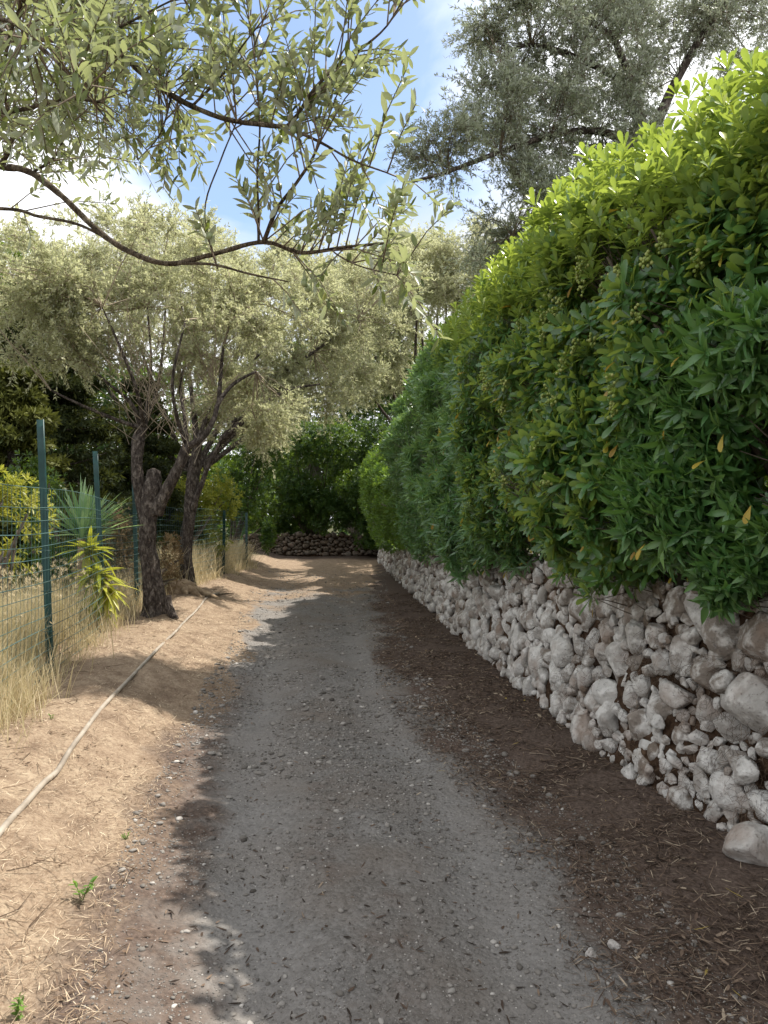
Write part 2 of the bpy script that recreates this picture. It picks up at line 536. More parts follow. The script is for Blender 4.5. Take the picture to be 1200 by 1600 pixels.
def ground_mat():
    m, t, out = new_mat('ground_soil')
    road, litter, rut = attr(t, 'road'), attr(t, 'litter'), attr(t, 'rut')
    nb = noise(t, 1.1, 5, .6)
    nm = noise(t, 5.5, 6, .65)
    nf = noise(t, 38, 5, .7)
    nff = noise(t, 150, 3, .7)
    vc = voro(t, 46, out='Color')
    vd = voro(t, 46)
    v2 = voro(t, 120, out='Color')
    # gravel lane
    g = ramp(t, nm, [(.3, (.092, .085, .078)), (.5, (.150, .140, .130)), (.72, (.215, .203, .19))])
    g = mixc(t, .35, g, ramp(t, vc, [(0, (.06, .054, .048)), (.5, (.19, .175, .158)), (1, (.35, .332, .31))]))
    g = mixc(t, .25, g, ramp(t, v2, [(0, (.07, .063, .056)), (1, (.32, .30, .28))]))
    g = mixc(t, ramp(t, nb, [(.42, (0, 0, 0)), (.66, (.55, .55, .55))]), g, (.15, .118, .092))
    g = mixc(t, math_(t, 'MULTIPLY', rut, .5), g, (.225, .213, .20))
    # dark leaf mould
    l = ramp(t, nf, [(.25, (.035, .026, .021)), (.5, (.098, .072, .057)), (.78, (.20, .15, .12))])
    l = mixc(t, ramp(t, nb, [(.4, (0, 0, 0)), (.65, (.55, .55, .55))]), l, (.105, .076, .062))
    # dry bank
    b = ramp(t, nm, [(.30, (.12, .082, .056)), (.47, (.25, .185, .128)), (.72, (.36, .285, .20))])
    b = mixc(t, ramp(t, nf, [(.35, (.75, .75, .75)), (.6, (0, 0, 0))]), b, (.15, .10, .066))
    b = mixc(t, ramp(t, nff, [(.5, (0, 0, 0)), (.75, (.5, .5, .5))]), b, (.45, .37, .27))
    edge = math_(t, 'ADD', road, math_(t, 'MULTIPLY', math_(t, 'SUBTRACT', nm, .5), .9))
    rm = ramp(t, edge, [(.34, (0, 0, 0)), (.66, (1, 1, 1))])
    edge2 = math_(t, 'ADD', litter, math_(t, 'MULTIPLY', math_(t, 'SUBTRACT', nm, .5), .9))
    lm = ramp(t, edge2, [(.32, (0, 0, 0)), (.68, (1, 1, 1))])
    b = mixc(t, attr(t, 'garden'), b, ramp(t, nm, [(.3, (.03, .032, .015)), (.7, (.085, .085, .035))]))
    col = mixc(t, rm, b, g)
    col = mixc(t, lm, col, l)
    p = node(t, 'ShaderNodeBsdfPrincipled', Roughness=.95)
    p.inputs['Specular IOR Level'].default_value = .12
    t.links.new(col, p.inputs['Base Color'])
    h = math_(t, 'ADD', math_(t, 'MULTIPLY', nf, .6), math_(t, 'MULTIPLY', vd, -.5))
    t.links.new(bump(t, h, .75, .02, bump(t, nff, .5, .006)), p.inputs['Normal'])
    t.links.new(p.outputs[0], out.inputs['Surface'])
    return m
M['ground'] = ground_mat()

# ------------------------------------------------------------------ plan of the lane
_y = lambda ys, vs: (lambda y: np.interp(y, ys, vs))
XL = _y([-30, 0, 2.35, 3.8, 6.5, 10, 13.7, 20, 25, 34, 60], [.6, -.35, -.80, -1.10, -1.45, -1.85, -2.45, -3.2, -3.7, -4.7, -6])
XR = _y([-30, 0, 2.35, 3.8, 6.5, 10, 13.7, 20, 25, 30, 34, 60], [4, 1.2, .94, .82, .26, .0, -.18, -.25, -.2, 0, 1.2, 6])
XW = _y([-30, 0, 2, 3.42, 4.45, 7.86, 10.87, 20.5, 27, 31, 34, 38, 60], [6, 2.35, 2.02, 1.76, 1.50, 1.15, .93, .27, -.02, -.25, .1, 1.4, 9])
XF = _y([-30, 0, 6.43, 9.07, 11.7, 15.4, 18.8, 22.6, 60], [3.6, -1.6, -2.89, -3.42, -3.9, -4.05, -4.08, -4.2, -6])
ZW = _y([0, 3.5, 8, 20, 40], [1.2, 1.17, 1.12, 1.0, .98])

def zground(x, y, micro=True):
    x = np.asarray(x, float); y = np.asarray(y, float)
    P = np.stack([x, y, x * 0], -1).reshape(-1, 3)
    s = x.shape
    n = lambda sc, sd: vn(P, sc, sd).reshape(s) - .5
    bank = .27 * sm(-.05, 1.15, XL(y) - x + n(.7, 4) * .5)
    z = bank + .05 * sm(0, 1, (x - XR(y)) / np.maximum(XW(y) - XR(y), .3))
    w = (XR(y) - XL(y))
    u = (x - XL(y)) / w
    inr = sm(-.05, .1, u) * sm(1.05, .9, u)
    z = z - inr * .045 * (np.exp(-((u - .22) / .12) ** 2) + np.exp(-((u - .76) / .12) ** 2))
    step = sm(.16, .42, x - XW(y)) * sm(37, 34, y)
    z = z * (1 - step) + step * (ZW(y) - .12)
    z = z + .05 * n(1.1, 7)
    if micro:
        z = z + .022 * n(.21, 8) + .012 * n(.07, 9)
        f = sm(-1.2, .1, XL(y) - x - .3)
        z = z + f * .06 * n(.33, 12) + f * .02 * n(.11, 13)
    return z

# ground, lane and verge: one continuous sheet cut along the lane's edges
ys = [-60, -25, -10, -4, -1, 0.3, 1.0]
yy = 1.4
while yy < 46:
    ys.append(yy)
    yy += max(.018, .0085 * yy)
ys += [48, 52, 58, 68, 85, 110, 160, 250, 400, 700, 1200]
xs = [-1200, -700, -300, -140, -70, -40, -25, -17, -12, -9, -7.5, -6.4, -5.6]
xs += list(np.arange(-5.0, 2.9, .036)) + [3.0, 3.2, 3.5, 4, 5, 6.5, 9, 13, 20, 35, 70, 140, 300, 700, 1200]
xs = np.array(xs); ys = np.array(ys)
Xg, Yg = np.meshgrid(xs, ys)
Zg = zground(Xg, Yg)
Vg = np.stack([Xg, Yg, Zg], -1).reshape(-1, 3)
nx, ny = len(xs), len(ys)
nz2 = (vn(Vg * np.array([1, 1, 0]), .5, 21) - .5).reshape(Xg.shape)
roadm = sm(-.18, .22, Xg - XL(Yg) + nz2 * .35) 
roadm = roadm * (1 - .8 * sm(10, 21, Yg + nz2 * 7))
ug0 = (Xg - XL(Yg)) / (XR(Yg) - XL(Yg))
litm = sm(-.35, .25, Xg - XR(Yg) + nz2 * .5)
litm = np.maximum(litm, .62 * sm(.5, .1, np.abs(Xg - XL(Yg) - .02 + nz2 * .3)) * sm(10, 5, Yg))
litm = np.maximum(litm, .36 * sm(.3, .0, np.abs(ug0 - .5 + nz2 * .25)) * sm(9, 5, Yg))
litm = np.maximum(litm, sm(30, 33.5, Yg) * .8) * sm(36.5, 35, Yg) * (1 - sm(.3, .6, Xg - XW(Yg)))
ug = (Xg - XL(Yg)) / (XR(Yg) - XL(Yg))
gardm = np.maximum(sm(.2, 1.2, XF(Yg) - Xg), sm(34.8, 36, Yg)) + sm(.4, .6, Xg - XW(Yg))
rutm = (np.exp(-((ug - .2) / .13) ** 2) + np.exp(-((ug - .78) / .14) ** 2)) * sm(16, 8, Yg)
ii, jj = np.meshgrid(np.arange(ny - 1), np.arange(nx - 1), indexing='ij')
FQ = np.stack([ii * nx + jj, ii * nx + jj + 1, (ii + 1) * nx + jj + 1, (ii + 1) * nx + jj], -1).reshape(-1, 4)
cx = Vg[FQ].mean(1)
on_lane = (cx[:, 0] > XL(cx[:, 1])) & (cx[:, 0] < XR(cx[:, 1])) & (cx[:, 1] < 34) & (cx[:, 1] > -4)
on_verge = (cx[:, 0] >= XR(cx[:, 1])) & (cx[:, 0] < XW(cx[:, 1]) + .1) & (cx[:, 1] < 34) & (cx[:, 1] > -4)
for nm_, sel in (('lane', on_lane), ('verge', on_verge), ('ground', ~(on_lane | on_verge))):
    f = FQ[sel]
    u_, inv = np.unique(f, return_inverse=True)
    g = Geo().add(Vg[u_], inv.reshape(f.shape))
    o = g.build(nm_, M['ground'], smooth=True, extra={'road': roadm.ravel()[u_], 'litter': litm.ravel()[u_], 'rut': rutm.ravel()[u_], 'garden': np.clip(gardm, 0, 1).ravel()[u_]})
    o['kind'] = 'structure'

def on_ground(x, y):
    return zground(np.asarray(x, float), np.asarray(y, float))

# ------------------------------------------------------------------ stones
_ico = {}
def ico(sub):
    if sub not in _ico:
        bm = bmesh.new()
        bmesh.ops.create_icosphere(bm, subdivisions=sub, radius=1)
        V = np.array([v.co[:] for v in bm.verts]); F = np.array([[v.index for v in f.verts] for f in bm.faces])
        bm.free()
        _ico[sub] = (unit(V), F)
    return _ico[sub]

def rocks(g, P, S, X, Y, Z, sub, a, rough=.07, planes=15):
    """angular boulders: centres P, half sizes S (n,3) along the frames X, Y, Z"""
    U, F = ico(sub)
    n, m = len(P), len(U)
    for s0 in range(0, n, 200):
        s1 = min(n, s0 + 200)
        k = s1 - s0
        Nn = unit(RNG.normal(size=(k, planes, 3)))
        dd = RNG.uniform(.56, .90, (k, planes))
        dot = np.einsum('kpi,mi->kmp', Nn, U)
        r = np.min(np.where(dot > .05, dd[:, None] / np.maximum(dot, .05), 9), axis=2)
        r = np.minimum(r, 1.05) * 1.18
        off = RNG.uniform(0, 90, (k, 1, 3))
        Q = (U[None] * r[..., None] + off).reshape(-1, 3)
        r = r * (1 + (fbm(Q, .55, 31) - .5).reshape(k, m) * rough * 3.4 + (vn(Q, .16, 37) - .5).reshape(k, m) * rough * 1.1)
        L = U[None] * r[..., None] * S[s0:s1, None]
        V = P[s0:s1, None] + L[..., :1] * X[s0:s1, None] + L[..., 1:2] * Y[s0:s1, None] + L[..., 2:] * Z[s0:s1, None]
        FF = (np.arange(k)[:, None, None] * m + F[None]).reshape(-1, 3)
        g.add(V, FF, np.repeat(a[s0:s1], m))

def pack(s0, s1, h0, h1f, rads, tries, tight=.86):
    """dart-throw stones of falling size on a strip; returns s, h, r"""
    S, H, Rr = np.zeros(0), np.zeros(0), np.zeros(0)
    for r, n in zip(rads, tries):
        cs = RNG.uniform(s0, s1, n); ch = RNG.uniform(h0, 1, n) * h1f(cs)
        for s, h in zip(cs, ch):
            rr = r * RNG.uniform(.8, 1.2)
            if len(S) and np.any(((S - s) / 1.2) ** 2 + (H - h) ** 2 < (tight * (Rr + rr)) ** 2): continue
            S = np.append(S, s); H = np.append(H, h); Rr = np.append(Rr, rr)
    return S, H, Rr

def wall_pt(y, h, lean=.16):
    """front face of the long wall at lane position y and height h"""
    x = XW(y) + lean * h
    return np.stack([x, y, h + on_ground(XW(y) - .05, y)], -1)

wall = thing('stone_wall', (float(XW(6)), 6.0, 0.0), 'long dry-stone retaining wall of pale limestone rubble along the right side of the lane, under the hedge', 'stone wall')
g = Geo()
for (a0, a1, sub, rads, tries, tight) in ((2.0, 5.2, 4, (.115, .08, .058, .042, .031, .022), (16, 90, 460, 1300, 4800, 8000), .86),
                                          (5.2, 8.6, 3, (.10, .074, .056, .042, .031), (16, 160, 1000, 2900, 5000), .86),
                                          (8.6, 15, 2, (.11, .083, .062, .047), (50, 420, 2000, 5200), .82),
                                          (15, 33.5, 1, (.13, .10, .075), (120, 900, 5000), .78)):
    s, h, r = pack(a0, a1, .01, lambda q: ZW(q) + .02, rads, tries, tight)
    n = len(s)
    P = wall_pt(s, h)
    P[:, 0] += RNG.normal(.03, .022, n)
    tx = unit(np.stack([XW(s + .1) - XW(s - .1), np.full(n, .2), np.zeros(n)], -1))
    ang = RNG.normal(0, .55, n)
    up = np.array([.12, 0, 1.0])
    up = unit(np.broadcast_to(up, (n, 3)))
    X = unit(tx * np.cos(ang)[:, None] + up * np.sin(ang)[:, None])
    Nn = unit(np.cross(X, up)) ; Z = unit(np.cross(Nn, X))
    Sz = np.stack([r * RNG.uniform(1.05, 1.75, n), r * RNG.uniform(.7, 1.0, n), r * RNG.uniform(.8, 1.25, n)], -1)
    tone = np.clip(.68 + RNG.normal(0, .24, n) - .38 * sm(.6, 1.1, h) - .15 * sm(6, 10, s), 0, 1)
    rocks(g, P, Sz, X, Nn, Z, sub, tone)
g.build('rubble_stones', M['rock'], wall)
# packed earth behind the stones
wy = np.concatenate([np.arange(1.4, 9, .045), np.arange(9, 34, .12)])
wh = np.linspace(-.12, 1, 26)
Yw, Hw = np.meshgrid(wy, wh)
Pw = wall_pt(Yw.ravel(), Hw.ravel() * ZW(Yw.ravel()))
Pw[:, 0] += .042 + (fbm(Pw, .22, 41) - .5) * .12 + (vn(Pw, .05, 47) - .5) * .03
nw = len(wy)
top = Pw[-nw:] + np.array([.5, 0, .02]); top[:, 2] += (vn(top, .3, 5) - .5) * .08
Pw = np.vstack([Pw, top])
i, j = np.meshgrid(np.arange(len(wh)), np.arange(nw - 1), indexing='ij')
Geo().add(Pw, np.stack([i * nw + j, (i + 1) * nw + j, (i + 1) * nw + j + 1, i * nw + j + 1], -1).reshape(-1, 4)).build('earth_core', M['earth'], wall, smooth=True)
# dry rootlets hanging in the joints
n = 9500
s = 2.2 + 7 * RNG.beta(1.1, 2.4, n); h = RNG.uniform(.05, 1.0, n) * ZW(s)
keep = fbm(np.stack([s, h, h * 0], -1), .35, 51) > .47
s, h = s[keep], h[keep]; n = len(s)
A = wall_pt(s, h) + np.stack([RNG.uniform(-.035, .03, n), np.zeros(n), np.zeros(n)], -1)
D = unit(np.stack([RNG.normal(-.35, .25, n), RNG.normal(0, .8, n), RNG.normal(-.35, .6, n)], -1)) * RNG.uniform(.03, .09, n)[:, None]
g = Geo(); prisms(g, A, A + D * .5 + RNG.normal(0, .006, (n, 3)), A + D, .0011, .0005, RNG.uniform(.1, .85, n))
g.build('rootlets', M['litter'], wall)

# fallen stones at the wall foot, each on its own
loose = [(1190, 1330, 3.38, .12, 'large pale rock lying at the wall foot in the bottom right of the lane'),
         (1045, 1258, 4.0, .038, 'small pale rock at the wall foot, left of the large fallen rock'),
         (1083, 1272, 3.95, .033, 'fist-sized whitish rock at the wall foot nearest the big fallen rock'),
         (925, 1492, 2.72, .022, 'grey-green pebble lying in dark litter beside the lane edge'),
         (958, 1480, 2.78, .02, 'light pebble half sunk at the right edge of the lane')]
for px, py, d, r, lab in loose:
    d = CAM_H * FPX / (py - HORIZ) if r < .1 else d
    p = PX(px, py, d)
    p[2] = float(on_ground(p[0], p[1])) + r * .35
    g = Geo()
    rocks(g, np.array([p]), np.array([[r * 1.3, r, r * .8]]), np.array([[.9, .3, 0.]]), np.array([[-.3, .9, 0.]]), np.array([[0, 0, 1.]]), 4, np.array([.8]))
    tag(g.build('loose_rock', M['rock'], smooth=True), lab, 'rock', 'loose rocks on the lane edge')

# low wall that closes the view where the lane turns
ew = thing('end_wall', (-3.3, 34.6, 0), 'low shaded stone wall across the far end of the lane below dark bushes', 'stone wall')
s, h, r = pack(-6.5, 1.2, .02, lambda q: q * 0 + .95, (.15, .11, .08, .055), (40, 300, 1200, 2600), .8)
n = len(s)
P = np.stack([s, 34.6 + .12 * h, h + .05], -1)
g = Geo()
rocks(g, P, np.stack([r * 1.25, r * .9, r * .9], -1), np.tile([1., 0, 0], (n, 1)), np.tile([0, 1., 0], (n, 1)), np.tile([0, 0, 1.], (n, 1)), 2, np.clip(RNG.normal(.12, .15, n), 0, 1))
g.build('rubble_stones', M['rock_brown'], ew, smooth=True)
g = Geo()
bx = np.array([[-6.6, 34.65, -.1], [1.3, 34.65, -.1], [1.3, 35.2, -.1], [-6.6, 35.2, -.1], [-6.6, 34.78, .93], [1.3, 34.78, .93], [1.3, 35.2, .93], [-6.6, 35.2, .93]])
g.add(bx, np.array([[0, 1, 5, 4], [1, 2, 6, 5], [2, 3, 7, 6], [3, 0, 4, 7], [4, 5, 6, 7]]))
g.build('earth_core', M['earth'], ew)

# ------------------------------------------------------------------ hedge above the wall
HT = _y([0, 2.2, 2.95, 3.4, 4.3, 6.6, 10, 15, 17.2, 22.5, 25, 30, 36], [2.9, 3.1, 3.6, 3.98, 3.95, 4.40, 4.45, 4.6, 3.2, 3.1, 4.8, 5.1, 5.1])     # top height
HB = _y([0, 3.4, 6.6, 10, 20, 30, 36], [.20, .22, .32, .42, .60, .62, .6])                              # bulge over the lane
PROF_T = np.array([0, .12, .30, .46, .57, .70, .84, 1.0])
def hedge_pt(y, t, lump=True):
    b, zb = HB(y), ZW(y) - .02
    hh = HT(y) - zb
    rx = np.stack([.06 + 0 * b, -b * .62, -b, -b * .9, -b * .2, .55 + 0 * b, 1.15 + 0 * b, 2.1 + 0 * b], -1)
    rz = np.array([0, .14, .42, .70, .84, .965, 1.0, .88])
    k = np.clip(np.searchsorted(PROF_T, t, side='right') - 1, 0, 6)
    f = (t - PROF_T[k]) / (PROF_T[k + 1] - PROF_T[k])
    ar = np.arange(len(y))
    x = rx[ar, k] * (1 - f) + rx[ar, k + 1] * f
    z = zb + hh * (rz[k] * (1 - f) + rz[k + 1] * f)
    P = np.stack([XW(y) + x, y, z], -1)
    if lump:
        e = .004
        nrm = hedge_nrm(y, t)
        k_ = 1 - .4 * sm(.5, .65, t)
        dsp = k_ * (vn(P, .95, 61) - .5) * .62 + k_ * (vn(P, .40, 63) - .5) * .5
        P = P + nrm * dsp[:, None]
    return P
def hedge_nrm(y, t):
    a = hedge_pt(y, np.clip(t + .06, 0, .999), False) - hedge_pt(y, np.clip(t - .06, 0, .999), False)
    b = np.stack([XW(y + .2) - XW(y - .2), np.full(len(y), .4), np.zeros(len(y))], -1)
    return unit(np.cross(a, b)) * -1.0

_nn = hedge_nrm(np.array([5.0]), np.array([.3]))
HS = -1.0 if _nn[0, 0] > 0 else 1.0        # make the normal point at the lane

def hedge_shoots(y0, y1, n, depth, t0=0, t1=1, gap=.0, gseed=71, hang=.0):
    y = RNG.uniform(y0, y1, n); t = RNG.uniform(t0, t1, n)
    P = hedge_pt(y, t); N = hedge_nrm(y, t) * HS
    keep = (vn(P, .33, gseed) > gap) & (vn(P, .8, gseed + 5) > gap * .75)
    y, t, P, N = y[keep], t[keep], P[keep], N[keep]
    d = np.abs(RNG.normal(0, depth, len(y)))
    P = P - N * d[:, None]
    return y, t, P, N, d

def hedge_wood(y0, y1, n, parent, stems):
    g = Geo()
    for k in range(stems):
        y = RNG.uniform(y0, y1)
        p0 = np.array([XW(y) + RNG.uniform(.3, .9), y, ZW(y) - .25])
        q = hedge_pt(np.array([y + RNG.normal(0, .3)]), np.array([RNG.uniform(.3, .75)]), False)[0]
        mid = (p0 * .5 + q * .5) + np.array([.25, RNG.normal(0, .15), .25])
        tube(g, [p0, mid, q], [.028, .018, .007], 6, .15, .1)
    y, t, P, N, d = hedge_shoots(y0, y1, n, .05)
    B = P - N * RNG.uniform(.25, .6, len(P))[:, None] + np.array([0, 0, -.22]) + RNG.normal(0, .08, P.shape)
    prisms(g, B, (B + P) / 2 + RNG.normal(0, .02, P.shape), P, .0055, .0025)
    g.build('branches', M['hedge_wood'], parent)

HG = 'shrubs of the tall hedge above the stone wall'
def shrub_root(y, label):
    return thing('hedge_shrub', (float(XW(y)) + .6, y, float(ZW(y)) - .15), label, 'hedge', HG)

UP = np.array([0, 0, 1.0])
# A: paddle-leaved shrub with berries, near
A_ = shrub_root(4.6, 'tall bright shrub with whorls of paddle-shaped leaves and green berries, above the near wall')
g = Geo()
def lance_zone(P):
    """where the drooping-leaved shrub takes over the face"""
    return sm(.1, -.1, (P[:, 1] - 4.35) + .55 * (P[:, 2] - 1.6) + (vn(P, .5, 81) - .5) * .7) * sm(2.85, 2.55, P[:, 2] + (vn(P, .4, 82) - .5) * .5)
y, t, P, N, d = hedge_shoots(.6, 7.6, 10500, .13, .02, 1, .36)
keep = (RNG.random(len(P)) > lance_zone(P)) & (RNG.random(len(P)) < sm(7.8, 6.8, y + (vn(P, .6, 83) - .5)))
y, t, P, N = y[keep], t[keep], P[keep], N[keep]
ax = unit(N * .8 + UP * (.35 + .5 * sm(.4, .75, t))[:, None] + RNG.normal(0, .33, P.shape))
tone = np.clip(.38 + .25 * (vn(P, .45, 85) - .5) + RNG.normal(0, .12, len(P)) + .20 * sm(.48, .62, t), 0, 1)  # upper leaves yellower: new growth, plus sunlit brightness put into the tone
near = y < 5.4
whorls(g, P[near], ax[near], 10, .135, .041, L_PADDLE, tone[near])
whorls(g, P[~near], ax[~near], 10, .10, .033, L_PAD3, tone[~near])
# upright leading shoots along the top, toned yellow to paint in the sunlit band
y = RNG.uniform(3.0, 9.0, 1500); t = RNG.uniform(.44, .76, 1500)
P = hedge_pt(y, t); N = hedge_nrm(y, t) * HS
P = P + unit(N * .5 + UP) * (RNG.random(1500) ** 1.6 * .36)[:, None]
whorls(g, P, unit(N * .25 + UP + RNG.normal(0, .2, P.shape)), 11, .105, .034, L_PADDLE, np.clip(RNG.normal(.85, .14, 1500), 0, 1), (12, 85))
# deep leaves
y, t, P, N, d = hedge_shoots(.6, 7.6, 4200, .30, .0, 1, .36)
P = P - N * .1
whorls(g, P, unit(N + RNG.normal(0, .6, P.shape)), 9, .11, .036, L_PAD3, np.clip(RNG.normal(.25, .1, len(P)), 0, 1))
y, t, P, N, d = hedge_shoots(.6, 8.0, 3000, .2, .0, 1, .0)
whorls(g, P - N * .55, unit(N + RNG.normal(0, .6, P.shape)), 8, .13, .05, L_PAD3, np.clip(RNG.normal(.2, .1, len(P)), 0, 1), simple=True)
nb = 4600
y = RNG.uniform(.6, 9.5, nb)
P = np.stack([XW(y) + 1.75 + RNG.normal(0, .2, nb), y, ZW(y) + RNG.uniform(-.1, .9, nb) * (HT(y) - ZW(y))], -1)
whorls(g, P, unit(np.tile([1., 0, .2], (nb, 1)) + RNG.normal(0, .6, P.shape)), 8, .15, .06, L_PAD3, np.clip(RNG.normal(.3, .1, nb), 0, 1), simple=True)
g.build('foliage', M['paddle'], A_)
hedge_wood(.8, 7.4, 1600, A_, 26)
# berry clusters
U, F = ico(2)
for k in range(46):
    for _ in range(60):
        y = RNG.uniform(3.4, 5.8); t = RNG.uniform(.2, .6)
        p = hedge_pt(np.array([y]), np.array([t]))[0]
        if lance_zone(p[None])[0] < .3: break
    nrm = hedge_nrm(np.array([y]), np.array([t]))[0] * HS
    c = p + nrm * .075
    g = Geo()
    nb = int(RNG.integers(12, 22))
    cs = c + RNG.normal(0, 1, (nb, 3)) * np.array([.015, .02, .026]) - UP * .025
    for q in cs:
        g.add(q + U * RNG.uniform(.0078, .0105) * np.array([1, 1, 1.12]), F, RNG.uniform(0, 1))
    prisms(g, np.repeat([c - nrm * .05 + UP * .02], nb, 0), (cs + c - nrm * .03) / 2, cs, .0013, .0012, .4)
    g.build('berry_cluster', M['fruit'], A_, smooth=True)

g = Geo()
y, t, P, N, d = hedge_shoots(1, 9, 260, .06)
P = P + N * .02
dd = unit(N - UP * .8 + RNG.normal(0, .5, P.shape))
leaves(g, P, dd, np.cross(dd, np.cross(UP, dd)) + RNG.normal(0, .3, P.shape), .09, .03, L_PADDLE, RNG.uniform(.2, 1, len(P)), .3, .3)
g.build('dead_leaves', M['dead_leaf'], A_)

# B: drooping pointed leaves at the right edge of the picture
B_ = shrub_root(3.4, 'dark green shrub with drooping pointed leaves hanging over the near end of the wall')
g = Geo()
y = RNG.uniform(1.6, 5.6, 6500); t = RNG.uniform(.03, .56, 6500)
P = hedge_pt(y, t); N = hedge_nrm(y, t) * HS
keep = (RNG.random(len(P)) < lance_zone(P)) & (vn(P, .36, 91) > .47)
P, N = P[keep], N[keep]
P = P - N * np.abs(RNG.normal(0, .10, len(P)))[:, None] - UP * (.03 * sm(1.5, 1.15, P[:, 2]))[:, None]
ax = unit(N * .75 - UP * .45 + RNG.normal(0, .28, P.shape))
whorls(g, P, ax, 8, .115, .034, L_LANCE, np.clip(RNG.normal(.5, .2, len(P)), 0, 1), (30, 80), .3, .45)
g.build('foliage', M['lance'], B_)
hedge_wood(2.2, 4.6, 260, B_, 5)

# C: dense blue-green narrow leaves, middle stretch
C_ = shrub_root(11, 'dense blue-green hedge stretch of narrow leaves above the middle of the wall')
g = Geo()
y, t, P, N, d = hedge_shoots(6.6, 16.5, 16500, .14, 0, 1, .34)
keep = (RNG.random(len(P)) < sm(6.8, 7.8, y + (vn(P, .6, 83) - .5))) & (RNG.random(len(P)) < sm(16.2, 14.8, y + (vn(P, .9, 84) - .5) * 2))
y, t, P, N = y[keep], t[keep], P[keep], N[keep]
ax = unit(N * .8 + UP * (.2 + .5 * sm(.4, .75, t))[:, None] + RNG.normal(0, .35, P.shape))
tone = np.clip(.42 + .5 * (vn(P, .7, 86) - .5) + RNG.normal(0, .13, len(P)) + .3 * sm(.5, .75, t), 0, 1)  # upper leaves lighter here too, sunlit band put into the tone
nr = y < 10
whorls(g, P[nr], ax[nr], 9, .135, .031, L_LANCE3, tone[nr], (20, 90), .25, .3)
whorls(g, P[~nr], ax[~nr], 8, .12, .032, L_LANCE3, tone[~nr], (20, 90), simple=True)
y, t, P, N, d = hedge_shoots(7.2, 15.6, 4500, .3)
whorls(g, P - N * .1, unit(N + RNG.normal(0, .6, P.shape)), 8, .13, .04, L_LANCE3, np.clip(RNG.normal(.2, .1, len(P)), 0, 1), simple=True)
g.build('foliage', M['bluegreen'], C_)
hedge_wood(7, 16, 900, C_, 24)

# D: lighter green far stretch
D_ = shrub_root(24, 'lighter green hedge stretch leaning over the far bend of the lane')
g = Geo()
y, t, P, N, d = hedge_shoots(14.6, 33.5, 19000, .14, 0, .9, .25)
keep = RNG.random(len(P)) > sm(16.2, 14.8, y + (vn(P, .9, 84) - .5) * 2)
y, t, P, N = y[keep], t[keep], P[keep], N[keep]
ax = unit(N * .8 + UP * .3 + RNG.normal(0, .4, P.shape))
tone = np.clip(.5 + .5 * (vn(P, .9, 87) - .5) + RNG.normal(0, .14, len(P)), 0, 1)
whorls(g, P, ax, 7, .14, .042, L_LANCE3, tone, (20, 90), simple=True)
g.build('foliage', M['farhedge'], D_)
hedge_wood(15, 33, 500, D_, 26)

# ------------------------------------------------------------------ trees
def crown(gl, gt, blobs, ends, leafL, leafW, twigs=26, per=22, cr=.34, tone=.5, fine=False, twl=.38, bare=0.0, up=.25, br=.012, mesh_twigs=True):
    """clusters of twigs through the blobs (centre, radii, count); thin branches run from the nearest of the ends"""
    ends = np.array(ends)
    for c, rad, cnt in blobs:
        c = np.asarray(c, float); rad = np.asarray(rad, float)
        q = rdir(cnt) * (RNG.random((cnt, 1)) ** .45)
        K = c + q * rad
        e = ends[np.argmin(((K[:, None] - ends[None]) ** 2).sum(-1), axis=1)]
        mid = (K + e) / 2 + RNG.normal(0, .12, K.shape) * np.linalg.norm(K - e, axis=1, keepdims=True) * .5 + np.array([0, 0, .06])
        prisms(gt, e, mid, K, br, br * .45)
        T = np.repeat(K, twigs, 0)
        out = unit(T - c) * .45
        d = unit(rdir(len(T)) + out + UP * up)
        ln = twl * RNG.uniform(.5, 1.25, len(T))
        S = T + rdir(len(T)) * (RNG.random((len(T), 1)) * cr * .55)
        E = S + d * ln[:, None] - UP * (ln * ln * .35)[:, None]
        Mi = (S + E) / 2 + d * 0 + UP * (ln * .06)[:, None]
        if mesh_twigs:
            prisms(gt, S, Mi, E, br * .32, br * .14)
        n = len(S) * per
        f = RNG.uniform(.15 + bare, 1.02, (len(S), per))
        base = np.where((f < .5)[..., None], S[:, None] + (Mi - S)[:, None] * (f * 2)[..., None], Mi[:, None] + (E - Mi)[:, None] * ((f - .5) * 2)[..., None]).reshape(-1, 3)
        dd = np.repeat(d, per, 0)
        side = unit(np.cross(dd, rdir(n)))
        D = unit(dd * RNG.uniform(.3, 1.0, (n, 1)) + side * RNG.uniform(.5, 1, (n, 1)))
        N = unit(np.cross(D, np.cross(UP, D)) + RNG.normal(0, .55, (n, 3)))
        a = np.clip(tone + np.repeat(RNG.normal(0, .12, cnt), twigs * per) + RNG.normal(0, .22, n), 0, 1)
        Lv = leafL * RNG.uniform(.65, 1.2, n)
        if fine:
            leaves(gl, base, D, N, Lv, leafW * RNG.uniform(.8, 1.15, n), L_OLIVE, a, .2, RNG.uniform(-.1, .25, n))
        else:
            quads(gl, base, D, N, Lv, np.full(n, leafW), a)

OG = 'olive trees along the lane'
